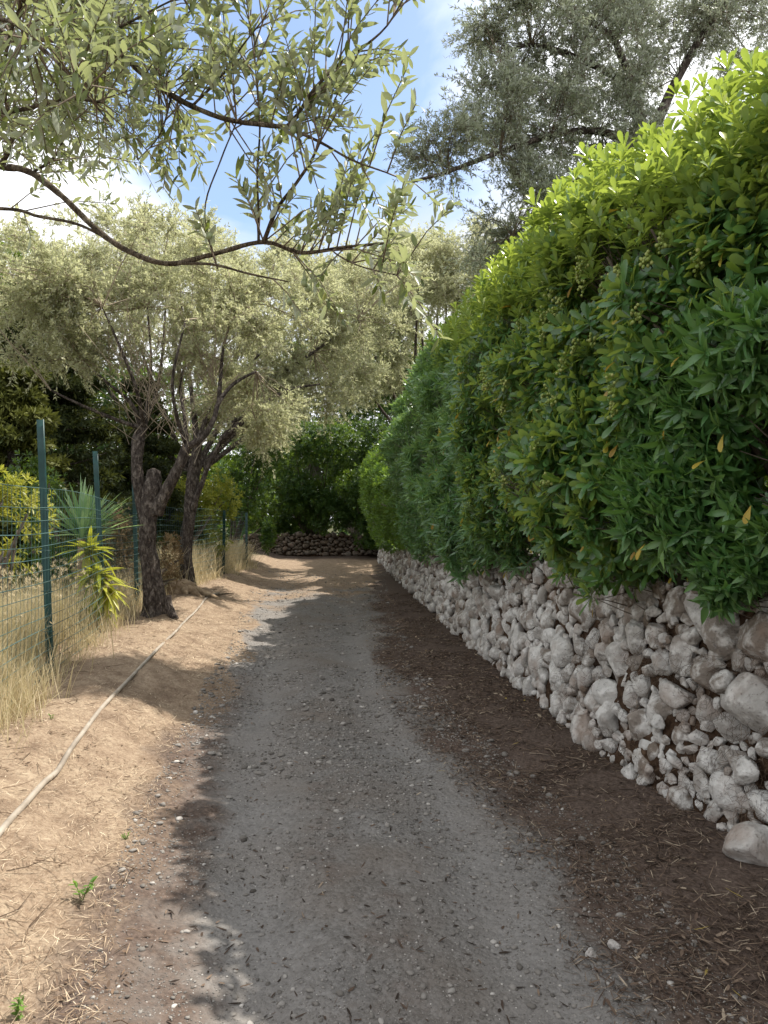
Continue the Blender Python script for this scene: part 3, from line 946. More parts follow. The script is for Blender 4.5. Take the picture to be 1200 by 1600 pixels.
# olive 1: the big trunk by the fence
z0 = .27
o1 = thing('olive_tree', (-3.3, 10.6, z0), 'olive tree with thick dark leaning trunk, forked low, nearest the green fence', 'olive tree', OG)
d1 = 10.6
g = Geo()
tube(g, [PX(238, 985, d1), PX(242, 955, d1), PX(238, 900, d1), PX(230, 850, d1), PX(232, 800, d1), PX(238, 758, d1), PX(240, 735, d1)], [.28, .165, .13, .125, .13, .135, .10], 28, .035, .34, .2, 3)
tube(g, [PX(232, 845, d1), PX(220, 780, d1), PX(214, 730, d1 - .05), PX(216, 690, d1), PX(222, 668, d1)], [.08, .085, .08, .09, .06], 20, .035, .34, .16, 7)
tube(g, [PX(244, 800, d1), PX(262, 765, d1 - .1), PX(280, 728, d1 - .2), PX(292, 697, d1 - .25)], [.105, .08, .07, .065], 20, .035, .3, .16, 11)
# buttress root caught by the sun
tube(g, [PX(262, 930, d1 - .1), PX(264, 950, d1 - .12), PX(275, 968, d1 - .2)], [.05, .06, .05], 10, .05, .3)
g.build('trunk', M['bark'], o1, smooth=True)
g = Geo()
tube(g, [PX(290, 700, d1 - .25), PX(318, 682, d1 - .3), PX(334, 655, d1 - .3), PX(342, 628, d1 - .25), PX(365, 600, d1 - .1), PX(400, 580, d1)], [.06, .045, .038, .032, .025, .016], 12, .06, .15)
limbs1 = [[(292, 697, d1 - .25), (288, 650, d1), (282, 600, d1 + .2), (300, 540, d1 + .4)], [(222, 670, d1), (205, 630, d1 - .2), (170, 600, d1 - .4), (130, 565, d1 - .5)],
          [(222, 668, d1), (232, 620, d1 + .2), (236, 560, d1 + .3), (230, 480, d1 + .3)], [(225, 670, d1), (215, 615, d1 - .4), (195, 560, d1 - .6), (160, 480, d1 - .6)],
          [(292, 697, d1 - .2), (276, 650, d1 - .5), (270, 590, d1 - .8), (290, 500, d1 - .9)], [(342, 628, d1 - .25), (345, 585, d1), (350, 540, d1), (370, 470, d1 + .2)],
          [(228, 672, d1), (180, 655, d1 - .3), (125, 632, d1 - .5), (80, 610, d1 - .6)], [(225, 668, d1), (245, 610, d1 + .6), (255, 540, d1 + 1), (260, 450, d1 + 1.2)]]
ends1 = []
for L in limbs1:
    pts = [PX(*q) for q in L]
    tube(g, pts, [.036, .026, .02, .012], 8, .1, .1)
    ends1 += pts[2:] + [(pts[1] + pts[2]) / 2]
ends1 += [PX(400, 580, d1)]
gl, gt = Geo(), Geo()
crown(gl, gt, [(PX(110, 470, 10.2), (1.15, 1.1, .85), 26), (PX(260, 430, 11), (1.2, 1.2, .85), 26), (PX(30, 440, 9.6), (.8, 1.0, .6), 16), (PX(390, 470, 11), (1.0, 1.1, .8), 20),
               (PX(110, 550, 10.4), (.8, .8, .4), 10), (PX(400, 640, 11.5), (.65, .7, .6), 14), (PX(330, 540, 10.8), (.8, .9, .6), 12)],
      ends1, .062, .019, 30, 30, .42, .55)
# bare suckers above the pollarded heads
for c0, n in ((PX(222, 668, d1), 26), (PX(290, 690, d1 - .25), 24), (PX(240, 620, d1), 30), (PX(200, 600, d1 - .3), 24), (PX(330, 600, d1), 30)):
    d = unit(rdir(n) * np.array([.75, .75, .4]) + UP * .8)
    ln = RNG.uniform(.6, 1.7, n)[:, None]
    A = c0 + RNG.normal(0, .12, (n, 3))
    prisms(gt, A, A + d * ln * .5 + RNG.normal(0, .06, (n, 3)), A + d * ln + RNG.normal(0, .16, (n, 3)), .006, .003)
g.build('limbs', M['bark'], o1, smooth=True)
gl.build('crown', M['olive_far'], o1)
gt.build('twigs', M['pale_twig'], o1)

# olive 2, behind it
d2 = 14.7
o2 = thing('olive_tree', (-3.9, d2, z0), 'second olive tree on the bank, thinner trunk behind the forked one', 'olive tree', OG)
g = Geo()
tube(g, [PX(292, 932, d2), PX(293, 910, d2), PX(290, 870, d2), PX(293, 820, d2), PX(300, 775, d2), PX(303, 735, d2), PX(310, 690, d2)], [.27, .16, .13, .12, .125, .13, .08], 24, .04, .34, .2, 5)
tube(g, [PX(298, 800, d2 - .05), PX(312, 765, d2 - .15), PX(325, 730, d2 - .2), PX(345, 690, d2 - .2), PX(370, 650, d2)], [.07, .05, .045, .038, .022], 14, .06, .25)
g.build('trunk', M['bark'], o2, smooth=True)
g = Geo(); ends = []
for L in ([(345, 690, d2 - .2), (420, 600, d2 + .2), (490, 550, d2 + .6), (560, 500, d2 + 1)], [(308, 695, d2), (330, 640, d2), (370, 590, d2 + .2), (420, 540, d2 + .3)], [(308, 695, d2), (300, 620, d2 + .3), (290, 540, d2 + .5), (280, 440, d2 + .6)], [(345, 690, d2 - .2), (400, 640, d2 - .4), (450, 610, d2 - .5), (500, 600, d2 - .5)], [(306, 700, d2), (350, 600, d2 + .6), (390, 500, d2 + 1), (420, 420, d2 + 1)]):
    pts = [PX(*q) for q in L]
    tube(g, pts, [.07, .045, .03, .015], 8, .1, .1)
    ends += pts[1:]
g.build('limbs', M['bark'], o2, smooth=True)
gl, gt = Geo(), Geo()
crown(gl, gt, [(PX(400, 560, 14.6), (1.2, 1.2, 1.0), 24), (PX(300, 420, 15.2), (1.5, 1.4, .9), 20), (PX(470, 470, 15.2), (1.3, 1.4, 1.0), 24), (PX(150, 400, 15), (1.3, 1.3, .7), 14), (PX(430, 650, 15.2), (.85, .9, .6), 15), (PX(340, 660, 15.5), (.6, .7, .4), 7), (PX(545, 520, 15.6), (1.1, 1.2, 1.1), 24), (PX(600, 440, 16), (.8, 1.1, .7), 14), (PX(500, 610, 15.6), (.9, 1.0, .6), 14), (PX(200, 470, 15.6), (1.2, 1.2, .9), 14)],
      ends, .068, .022, 30, 28, .46, .6, twl=.45)
gl.build('crown', M['olive_far'], o2)
gt.build('twigs', M['pale_twig'], o2)

# olive 3, beyond the fence, and olive 4 over the bend
def simple_olive(base, label, trunk_top, blobs, mat, tone, r0=.2, leaf=(.085, .030), twigs=30, per=26):
    o = thing('olive_tree', base, label, 'olive tree', OG)
    g = Geo()
    b = np.array(base, float)
    tt = np.array(trunk_top, float)
    tube(g, [b - UP * .15, b + (tt - b) * .35 + np.array([.08, .05, 0]), b + (tt - b) * .7 - np.array([.06, 0, 0]), tt], [r0 * 1.5, r0, r0 * .9, r0 * .75], 16, .12, .2, .25)
    g.build('trunk', M['bark'], o, smooth=True)
    g = Geo(); ends = [tt]
    for c, rad, cnt in blobs:
        c = np.asarray(c)
        m1 = tt * .55 + c * .45 + RNG.normal(0, .25, 3)
        tube(g, [tt, m1, c], [r0 * .45, r0 * .28, r0 * .1], 8, .2, .12)
        ends += [m1, c, (m1 + c) / 2]
    g.build('limbs', M['bark'], o, smooth=True)
    gl, gt = Geo(), Geo()
    crown(gl, gt, blobs, ends, leaf[0], leaf[1], twigs, per, .5, tone, twl=.55)
    gl.build('crown', mat, o)
    gt.build('twigs', M['pale_twig'], o)
    return o
simple_olive((-5.6, 20, .27), 'sunlit grey-green olive tree beyond the fence, its trunk hidden by the bushes', (-5.2, 20, 2.8),
             [(PX(360, 500, 20), (1.9, 1.7, 1.3), 22), (PX(470, 420, 20.5), (1.8, 1.6, 1.0), 20), (PX(530, 560, 20.5), (1.2, 1.5, 1.1), 18), (PX(430, 640, 20.5), (1.1, 1.2, .7), 14), (PX(250, 400, 20), (1.8, 1.6, 1.0), 16), (PX(60, 420, 19), (1.6, 1.6, .8), 12), (PX(200, 490, 20), (1.6, 1.4, 1.0), 14), (PX(560, 460, 21), (1.2, 1.4, 1.0), 14)], M['olive_far'], .6)
simple_olive((1.6, 27, .9), 'hazy brown-green olive tree leaning over the far bend above the hedge', (1.2, 27, 4.2),
             [(PX(575, 480, 26), (1.6, 1.6, 1.4), 24), (PX(650, 420, 26), (1.4, 1.6, 1.1), 18), (PX(560, 590, 27), (1.3, 1.5, .9), 18), (PX(690, 400, 24), (1.0, 1.4, .8), 12), (PX(620, 560, 26), (1.0, 1.2, 1.0), 12), (PX(600, 520, 25), (1.2, 1.2, 1.2), 18), (PX(520, 430, 26.5), (1.6, 1.5, 1.2), 20), (PX(640, 470, 25), (1.1, 1.2, .9), 14), (PX(700, 445, 22), (1.0, 1.3, 1.0), 26), (PX(655, 400, 22), (1.1, 1.3, .7), 18), (PX(740, 400, 22), (.9, 1.2, .9), 18)], M['olive_far'], .42)

# right olive: tall, backlit, behind the hedge
o5 = thing('olive_tree', (3.9, 10.0, .95), 'tall grey backlit olive tree rising behind the bright hedge on the right', 'olive tree', OG)
g = Geo()
tube(g, [(3.9, 10, .8), (3.8, 9.9, 2.2), (3.55, 9.8, 3.6), PX(1010, 230, 9.6)], [.30, .22, .2, .15], 18, .12, .2, .25)
g.build('trunk', M['bark'], o5, smooth=True)
g = Geo(); ends = []
for L, r0 in (([(1010, 230, 9.6), (935, 205, 9.4), (860, 212, 9), (780, 238, 8.6), (700, 268, 8.2), (640, 285, 8)], .055), ([(1010, 230, 9.6), (985, 130, 9.6), (960, 60, 9.5), (930, -40, 9.4)], .09), ([(1010, 230, 9.6), (1060, 120, 9.8), (1120, 20, 9.8), (1180, -60, 9.8)], .08),
              ([(985, 130, 9.6), (900, 90, 9.2), (830, 70, 9), (780, 90, 8.8)], .05), ([(1010, 230, 9.6), (920, 270, 9.4), (860, 320, 9.2), (800, 370, 9)], .05), ([(960, 60, 9.5), (880, 0, 9.2), (820, -50, 9)], .04)):
    pts = [PX(*q) for q in L]
    tube(g, pts, list(np.linspace(r0, .014, len(pts))), 9, .1, .15)
    ends += pts[1:]
g.build('limbs', M['bark'], o5, smooth=True)
gl, gt = Geo(), Geo()
crown(gl, gt, [(PX(850, 60, 9), (.62, .9, .7), 24), (PX(775, 180, 8.7), (.45, .6, .45), 15), (PX(685, 235, 8.2), (.40, .4, .16), 9), (PX(760, 30, 8.9), (.25, .5, .3), 6), (PX(820, 330, 9), (.5, .8, .4), 16), (PX(870, 200, 9.2), (.6, .8, .5), 18), (PX(960, 130, 9.6), (.8, 1.1, .8), 28), (PX(1080, 40, 9.8), (1.0, 1.2, .8), 28), (PX(980, -60, 9.5), (1.2, 1.2, .6), 22), (PX(1180, 10, 9.8), (.9, 1.2, .9), 20), (PX(960, 260, 9.6), (.7, .8, .5), 14), (PX(780, 400, 9.6), (.3, .5, .25), 6)],
      ends, .058, .015, 28, 25, .33, .5, twl=.38, br=.009)
gl.build('crown', M['olive_grey'], o5)
gt.build('twigs', M['twig'], o5)

# foreground olive: trunk outside the picture on the left, boughs reaching across the sky
fo = thing('olive_tree', (-2.5, 2.1, .3), 'foreground olive boughs with fruit reaching across the sky at the upper left', 'olive tree', OG)
g = Geo()
tube(g, [(-2.5, 2.1, .1), (-2.45, 2.15, 1.0), (-2.35, 2.1, 1.9), (-2.2, 2.05, 2.5)], [.2, .15, .14, .12], 18, .08, .2)
g.build('trunk', M['bark'], fo, smooth=True)
g = Geo()
mains = [([(-300, 250, 2.1), (-120, 240, 2.05), (0, 260, 2.0), (45, 268, 1.95), (95, 305, 1.9), (150, 358, 1.85), (200, 392, 1.8), (262, 412, 1.75), (330, 398, 1.72), (412, 378, 1.7), (470, 395, 1.7), (540, 386, 1.68), (600, 380, 1.66)], .0135, .004),
         ([(-200, 20, 1.9), (-40, -60, 1.8), (90, -30, 1.75), (165, 55, 1.7), (215, 108, 1.7), (258, 142, 1.7), (300, 166, 1.68), (360, 188, 1.65), (450, 199, 1.62)], .013, .006),
         ([(450, 199, 1.62), (500, 222, 1.6), (550, 250, 1.58), (605, 270, 1.56)], .005, .002),
         ([(446, 200, 1.62), (466, 178, 1.61), (490, 140, 1.6), (530, 100, 1.6), (570, 72, 1.58), (605, 40, 1.56), (632, -5, 1.55)], .006, .002),
         ([(412, 378, 1.7), (432, 328, 1.66), (460, 290, 1.62), (484, 255, 1.61), (500, 222, 1.6)], .006, .003),
         ([(404, 376, 1.7), (404, 330, 1.68), (402, 270, 1.66), (406, 200, 1.64), (400, 120, 1.62), (396, 40, 1.6)], .0045, .0015),
         ([(-200, 330, 2.0), (0, 326, 1.95), (60, 338, 1.9), (120, 350, 1.87), (170, 374, 1.83)], .007, .004),
         ([(262, 412, 1.75), (330, 413, 1.7), (390, 428, 1.66), (450, 440, 1.64)], .005, .002),
         ([(540, 386, 1.68), (520, 392, 1.66), (560, 415, 1.6), (620, 430, 1.56)], .003, .0015),
         ([(-250, 190, 1.8), (-60, 182, 1.7), (30, 172, 1.66), (100, 155, 1.62), (160, 160, 1.6)], .009, .003),
         ([(-100, 60, 1.5), (0, 30, 1.45), (60, 70, 1.42), (120, 130, 1.4), (170, 190, 1.4)], .006, .002),
         ([(0, 262, 2), (20, 210, 1.95), (5, 130, 1.9), (20, 40, 1.85), (60, -40, 1.8)], .009, .004),
         ([(300, 20, 1.7), (270, -20, 1.7), (180, -60, 1.75)], .003, .005), ([(50, 270, 1.95), (85, 245, 1.9), (105, 200, 1.86), (112, 170, 1.84)], .005, .002),
         ([(165, 55, 1.7), (230, 20, 1.66), (290, -10, 1.62)], .004, .002), ([(300, 166, 1.68), (345, 120, 1.64), (380, 70, 1.6), (420, 20, 1.58)], .004, .0015),
         ([(215, 250, 1.7), (250, 210, 1.68), (268, 150, 1.7)], .0015, .003), ([(340, 420, 1.7), (320, 330, 1.66), (345, 250, 1.62), (370, 190, 1.64)], .002, .002)]
samples = []
for pl, ra, rb in mains:
    pts = [PX(*q) for q in pl]
    Pp, rr = tube(g, pts, list(np.linspace(ra * .78, rb * .8, len(pts))), 10, .018, .28, .02)
    Tn = unit(np.gradient(Pp, axis=0))
    samples.append((Pp, Tn, rr))
g.build('boughs', M['limb'], fo, smooth=True)
gl, gt = Geo(), Geo()
SP = np.concatenate([s_[0] for s_ in samples]); ST = np.concatenate([s_[1] for s_ in samples])
PXS = 600 + SP[:, 0] / SP[:, 1] * FPX
PYS = HORIZ - (SP[:, 2] - CAM_H) / SP[:, 1] * FPX
wgt = np.where(PYS < 240, 1.35, .55) * np.where((PXS < 300) & (PYS < 160), .8, 1) * np.where((PYS > 260) & (PXS < 400), .2, 1) * np.where((PXS > -80), 1, .2) * np.where((PYS > 360) & (PXS > 430), 1.5, 1) * np.where(PXS > 440, 1.6, 1) * np.where(PXS > 570, .6, 1)
nt_ = 400
nodes = RNG.choice(len(SP), 125, p=wgt / wgt.sum())
pick = np.clip(RNG.choice(nodes, nt_) + RNG.integers(-2, 3, nt_), 0, len(SP) - 1)
S = SP[pick]
side = unit(np.cross(ST[pick], rdir(nt_)))
d = unit(ST[pick] * .5 + side * .75 + UP * .5)
ln = RNG.uniform(.09, .26, nt_)
E = S + d * ln[:, None] - UP * (ln ** 2 * .35)[:, None]
Mi = (S + E) / 2 + UP * (ln * .07)[:, None]
prisms(gt, S, Mi, E, .0021, .0009)
fruit_spots = []
for k in range(nt_):
    m_ = max(4, int(ln[k] / .0145))
    for q in range(m_):
        f = (q + .6) / m_
        if f < .3 or (f < .6 and RNG.random() < .3): continue
        b = S[k] * (1 - f) ** 2 + 2 * f * (1 - f) * Mi[k] + f * f * E[k]
        tdir = unit(E[k] - S[k])
        ph = RNG.uniform(0, 6.28) if q % 2 else RNG.uniform(0, 6.28)
        u_ = unit(np.cross(tdir, UP + RNG.normal(0, .2, 3)))
        w_ = np.cross(tdir, u_)
        r_ = u_ * math.cos(ph) + w_ * math.sin(ph)
        D = np.array([unit(tdir * RNG.uniform(.6, 1.2) + r_), unit(tdir * RNG.uniform(.6, 1.2) - r_)])
        N = unit(np.cross(D, np.cross(UP, D)) + RNG.normal(0, .5, (2, 3)))
        leaves(gl, np.array([b, b]), D, N, RNG.uniform(.020, .046, 2), RNG.uniform(.0085, .0130, 2), L_OLIVE, np.clip(RNG.normal(.5, .26, 2), 0, 1), RNG.uniform(.1, .5, 2), RNG.uniform(-.35, .5, 2))
        if RNG.random() < (.12 if b[0] > -.45 else .03): fruit_spots.append(b + r_ * .012 - UP * .012)
crown(gl, gt, [(PX(60, 90, 3.6), (.6, .5, .42), 15), (PX(190, 30, 3.6), (.42, .5, .25), 9), (PX(-60, 160, 3.5), (.4, .5, .3), 7), (PX(110, 190, 3.8), (.4, .4, .2), 6)],
      [PX(-150, 120, 2.6), PX(20, 60, 3.2), PX(120, 60, 3.4)], .05, .0115, 18, 15, .3, .4, twl=.3, br=.008)
tube(gt, [PX(-300, 180, 2.1), PX(-150, 120, 2.6), PX(20, 60, 3.2), PX(120, 60, 3.4), PX(220, 10, 3.6)], [.03, .024, .018, .013, .006], 8, .06, .2)
gl.build('crown', M['olive_leaf'], fo, smooth=True)
gt.build('twigs', M['twig'], fo)
U, F = ico(2)
g = Geo(); g.add(U * np.array([.0075, .0075, .0102]), F)
of0 = g.build('olive_fruit', M['olive_fruit'], None, smooth=True)
RNG.shuffle(fruit_spots)
for k, p in enumerate(fruit_spots[:95]):
    o = of0 if k == 0 else of0.copy()
    if k: C.objects.link(o)
    o.parent = fo
    o.location = Vector(p) - fo.location
    o.rotation_euler = (RNG.normal(0, .3), RNG.normal(0, .3), 0)

# ------------------------------------------------------------------ garden beyond the fence
def bushy(name, base, label, cat, blobs, mat, shape, L, W, n_leaf, cnt, tone=.5, group=None, wood='hedge_wood', spread=(20, 95), simple=True, hole=.34, hs=.5):
    """shrub or broad-leaved tree: rosettes through the blobs' shells, stems from the base"""
    o = thing(name, base, label, cat, group)
    g, gw = Geo(), Geo()
    b = np.array(base, float)
    for (c, rad), n in zip(blobs, cnt):
        c = np.asarray(c, float); rad = np.asarray(rad, float)
        q = rdir(n) * (RNG.random((n, 1)) ** .3)
        P = c + q * rad * (1 + (vn(q * 2 + c, .5, 5) - .5) * .7)[:, None]
        P = P[(vn(P, hs, 17) > hole) & (P[:, 2] > b[2] - .1)]
        ax = unit((P - c) / rad + UP * .35 + RNG.normal(0, .4, P.shape))
        a = np.clip(tone + (vn(P, .6, 23) - .5) * .6 + RNG.normal(0, .12, len(P)), 0, 1)
        whorls(g, P, ax, n_leaf, L, W, shape, a, spread, simple=simple)
        for k in range(5):
            e = c + rdir(1)[0] * rad * .6
            tube(gw, [b + RNG.normal(0, .06, 3) * np.array([1, 1, 0]) - UP * .05, (b + e) / 2 + RNG.normal(0, .1, 3), e], [.04, .03, .012], 6, .2, .1)
    g.build('foliage', mat, o)
    gw.build('branches', M[wood], o)
    return o

bushy('garden_shrub', (-4.35, 8.0, .25), 'yellow-green shrub behind the fence at the left edge', 'shrub',
      [(PX(2, 805, 8), (.46, .4, .46)), (PX(-20, 870, 8), (.4, .4, .3))], M['yellow_leaf'], L_LANCE3, .085, .024, 7, [760, 350], .7)
bushy('garden_shrub', (-4.7, 10.5, .25), 'grey-green shrub between the first two fence posts, behind the wires', 'shrub',
      [(PX(45, 770, 10.5), (.5, .5, .55)), (PX(95, 860, 10.5), (.5, .5, .5))], M['endleaf'], L_LANCE3, .09, .03, 7, [420, 400], .4)
bushy('dry_shrub', (-4.1, 12.4, .27), 'withered brown shrub behind the fence beside the forked olive trunk', 'shrub',
      [(PX(188, 860, 12.3), (.28, .3, .75)), (PX(268, 880, 13), (.2, .3, .6))], M['dry_leaf'], L_LANCE3, .08, .02, 6, [420, 240], .5)
bushy('garden_shrub', (-5.4, 18.2, .27), 'bright yellow-green sunlit shrub framed between the two olive trunks', 'shrub',
      [(PX(335, 790, 19), (.75, .7, .85)), (PX(275, 790, 19), (.55, .6, .8)), (PX(325, 860, 19), (.6, .5, .5))], M['yellow_leaf'], L_LANCE3, .10, .035, 7, [800, 450, 300], .5)
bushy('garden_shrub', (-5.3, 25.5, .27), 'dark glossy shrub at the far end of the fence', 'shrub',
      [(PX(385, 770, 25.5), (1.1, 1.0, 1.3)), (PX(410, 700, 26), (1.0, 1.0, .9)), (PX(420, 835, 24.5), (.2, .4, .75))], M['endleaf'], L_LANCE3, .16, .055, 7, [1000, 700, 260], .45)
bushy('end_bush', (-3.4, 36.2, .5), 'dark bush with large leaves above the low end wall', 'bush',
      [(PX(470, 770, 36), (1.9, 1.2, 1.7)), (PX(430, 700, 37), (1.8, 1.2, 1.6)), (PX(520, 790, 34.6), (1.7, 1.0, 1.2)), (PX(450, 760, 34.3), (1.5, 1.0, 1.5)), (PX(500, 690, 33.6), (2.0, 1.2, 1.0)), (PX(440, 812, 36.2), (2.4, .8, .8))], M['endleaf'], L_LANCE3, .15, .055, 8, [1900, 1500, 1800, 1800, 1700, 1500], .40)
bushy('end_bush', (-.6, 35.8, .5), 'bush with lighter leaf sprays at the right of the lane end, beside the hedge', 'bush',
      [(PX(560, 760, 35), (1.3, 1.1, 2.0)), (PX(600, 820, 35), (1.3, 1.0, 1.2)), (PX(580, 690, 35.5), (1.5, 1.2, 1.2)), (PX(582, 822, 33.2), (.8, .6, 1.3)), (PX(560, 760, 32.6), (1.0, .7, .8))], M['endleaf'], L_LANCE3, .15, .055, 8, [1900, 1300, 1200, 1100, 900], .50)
# broad trees that close the background
BG_ = 'background trees beyond the garden'
def btree(base, label, blobs, mat, cnt, tone=.5, L=.2, W=.085):
    o = bushy('background_tree', base, label, 'tree', blobs, mat, L_LANCE3, L, W, 7, cnt, tone, BG_, hs=.8)
    b = np.array(base, float)
    g = Geo(); c = np.asarray(blobs[0][0])
    tube(g, [b - UP * .2, (b * .6 + c * .4), c], [.24, .18, .08], 10, .3, .15)
    g.build('trunk', M['bark'], o, smooth=True)
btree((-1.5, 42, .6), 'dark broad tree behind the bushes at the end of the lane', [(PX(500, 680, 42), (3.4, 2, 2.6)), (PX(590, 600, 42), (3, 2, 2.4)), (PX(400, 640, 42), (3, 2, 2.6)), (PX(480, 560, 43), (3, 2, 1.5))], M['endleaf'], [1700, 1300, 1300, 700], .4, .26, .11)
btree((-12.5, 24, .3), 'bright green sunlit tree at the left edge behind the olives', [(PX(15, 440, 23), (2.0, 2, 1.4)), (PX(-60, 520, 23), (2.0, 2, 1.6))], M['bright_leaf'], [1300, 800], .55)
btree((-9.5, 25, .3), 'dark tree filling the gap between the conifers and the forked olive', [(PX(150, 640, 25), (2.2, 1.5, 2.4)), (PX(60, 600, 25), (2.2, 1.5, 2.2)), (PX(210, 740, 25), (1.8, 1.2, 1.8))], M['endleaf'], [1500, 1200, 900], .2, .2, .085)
btree((3.2, 37.5, .9), 'dark tree rising behind the far end of the hedge, added to shade the lane end', [(np.array([2.2, 32.6, 5.0]), (2.4, 3.2, 1.3)), (np.array([4.6, 34.5, 5.4]), (2.4, 3.2, 1.6)), (PX(660, 620, 38), (2.8, 2, 2.4)), (PX(600, 560, 38.5), (2.4, 2, 2.0)), (PX(720, 560, 37), (2.4, 2, 2.0))], M['endleaf'], [1900, 1600, 1500, 1200, 1200], .35, .24, .10)  # nearer crowns hidden behind the hedge, added to cast shade on the lane end
btree((-10, 30, .3), 'dull green tree in the gap behind the second olive', [(PX(260, 640, 30), (3.2, 2, 2.6)), (PX(330, 760, 30), (2.6, 1.6, 2)), (PX(150, 720, 30), (3.0, 2, 2.6))], M['endleaf'], [1300, 900, 1000], .35)

g = Geo()
nf = 9000
x = RNG.uniform(-60, 45, nf); yv_ = 58 + RNG.normal(0, 2.5, nf) + .004 * x * x
hgt = (4.2 + 3.5 * vn(np.stack([x, x * 0, x * 0], -1), 6, 3))
P = np.stack([x, yv_, RNG.random(nf) ** .8 * hgt], -1)
whorls(g, P, unit(rdir(nf) + np.array([0, -.6, .4])), 7, .55, .24, L_LANCE3, np.clip(.3 + (vn(P, 2.5, 9) - .5) * .7 + RNG.normal(0, .12, nf), 0, 1), simple=True)
o = g.build('far_woods', M['endleaf']); o['kind'] = 'stuff'

def conifer(base, label, h, r, tone, seed, n_lay=17, tufts=110, low=.06):
    o = thing('conifer', base, label, 'conifer', 'conifers beyond the fence')
    b = np.array(base, float)
    g = Geo()
    tube(g, [b - UP * .2, b + UP * h * .5 + np.array([.05, 0, 0]), b + UP * h], [.2, .13, .02], 10, .3, .15)
    g.build('trunk', M['bark'], o, smooth=True)
    gb, gl = Geo(), Geo()
    for k in range(n_lay):
        f = low + (1 - low) * (k + RNG.uniform(0, .6)) / n_lay
        for q in range(int(RNG.integers(4, 7))):
            an = RNG.uniform(0, 6.28)
            ln = r * (1 - f * .8) * RNG.uniform(.6, 1.1)
            d = np.array([math.cos(an), math.sin(an), 0])
            p0 = b + UP * h * f
            e = p0 + d * ln + UP * (ln * RNG.uniform(-.12, .22))
            mid = (p0 + e) / 2 - UP * ln * .06
            tube(gb, [p0, mid, e], [.028, .02, .006], 5, .3)
            s = RNG.uniform(.25, 1.05, tufts)
            wid = ln * .30 * (1.15 - s)
            P = p0 + (e - p0) * s[:, None] + np.cross(d, UP) * (RNG.normal(0, 1, tufts) * (wid + .06))[:, None] + RNG.normal(0, .055, (tufts, 3)) * np.array([1, 1, .8])
            ax = unit(d * .7 + RNG.normal(0, .5, (tufts, 3)) + UP * .15)
            whorls(gl, P, ax, 6, .17, .045, L_LANCE3, np.clip(tone + RNG.normal(0, .15) + RNG.normal(0, .1, tufts), 0, 1), (15, 80), simple=True)
    gl.build('needles', M['conifer'], o)
    gb.build('branches', M['bark'], o)
conifer((-7.4, 15.8, .3), 'tall dark conifer behind the fence left of the olives', 6.4, 2.9, .32, 1, 21, 120)
conifer((-6.25, 12.4, .3), 'yellowish sunlit conifer at the left edge above the fence wires', 3.9, 1.7, .85, 2, 13)
conifer((-6.2, 19.0, .3), 'dark conifer in the shade directly behind the forked olive trunk', 5.0, 2.0, .3, 3, 14)

# yucca and strap-leaved plant
yk = thing('yucca', (-3.95, 9.6, .28), 'spiky pale green yucca fan behind the fence near the second post', 'yucca')
c = PX(128, 840, 9.6)
g = Geo()
tube(g, [(c[0] + .02, 9.6, .15), (c[0] - .02, 9.62, .7), c], [.06, .055, .05], 12, .06, .2)
g.build('stem', M['stump'], yk, smooth=True)
n = 75
d = unit(RNG.normal(0, 1, (n, 3)) * np.array([.62, .5, .34]) + UP * .8)
g = Geo()
leaves(g, c + RNG.normal(0, .025, (n, 3)), d, np.cross(d, np.cross(UP, d)) + RNG.normal(0, .1, (n, 3)), RNG.uniform(.5, .85, n), .05, L_STRAP, np.clip(RNG.normal(.55, .22, n), 0, 1), .5, RNG.uniform(-.02, .14, n))
g.build('leaves', M['yucca'], yk)
sp = thing('strap_plant', (-3.3, 8.95, .27), 'leaning plant with yellow-green strap leaves pushing through the fence below the yucca', 'plant')
g = Geo()
heads = [PX(150, 900, 8.9), PX(138, 862, 9.0), PX(160, 922, 8.85), PX(138, 945, 8.9)]
for hq in heads:
    tube(g, [(-3.42, 9.15, .2), (-3.4, 9.1, .45), hq], [.022, .018, .014], 8, .05, .1)
g.build('stem', M['stump'], sp, smooth=True)
g = Geo()
for hq, k, dn in zip(heads, (52, 46, 44, 30), (.1, -.3, .35, .5)):
    d = unit(RNG.normal(0, 1, (k, 3)) * np.array([.9, .7, .6]) + UP * (.25 - dn) + np.array([.25, -.2, 0]))
    leaves(g, hq + RNG.normal(0, .02, (k, 3)), d, np.cross(d, np.cross(UP, d)) + RNG.normal(0, .1, (k, 3)), RNG.uniform(.17, .38, k), .058, L_STRAP, np.clip(RNG.normal(.55, .22, k), 0, 1), .35, RNG.uniform(.2, 1.0, k))
g.build('leaves', M['strap'], sp)
# dead grey palm frond hanging in the bushes at the lane's end
df = thing('dead_frond', tuple(PX(488, 740, 34.3)), 'dead grey palm frond hanging in the dark bushes at the lane end', 'palm frond')
c = PX(488, 722, 34.3); n = 26
d = unit(np.stack([RNG.normal(.12, .4, n), RNG.normal(-.2, .2, n), RNG.uniform(-1.2, -.5, n)], -1))
g = Geo()
leaves(g, np.repeat([c], n, 0), d, np.tile([0, -1., .2], (n, 1)), RNG.uniform(.6, 1.0, n), .06, L_STRAP, RNG.uniform(0, 1, n), .3, .05)
g.build('blades', M['frond'], df)
g = Geo(); tube(g, [c + np.array([-.1, .5, .6]), c + np.array([-.05, .2, .35]), c], [.03, .025, .02], 8, .08); g.build('stalk', M['frond'], df)

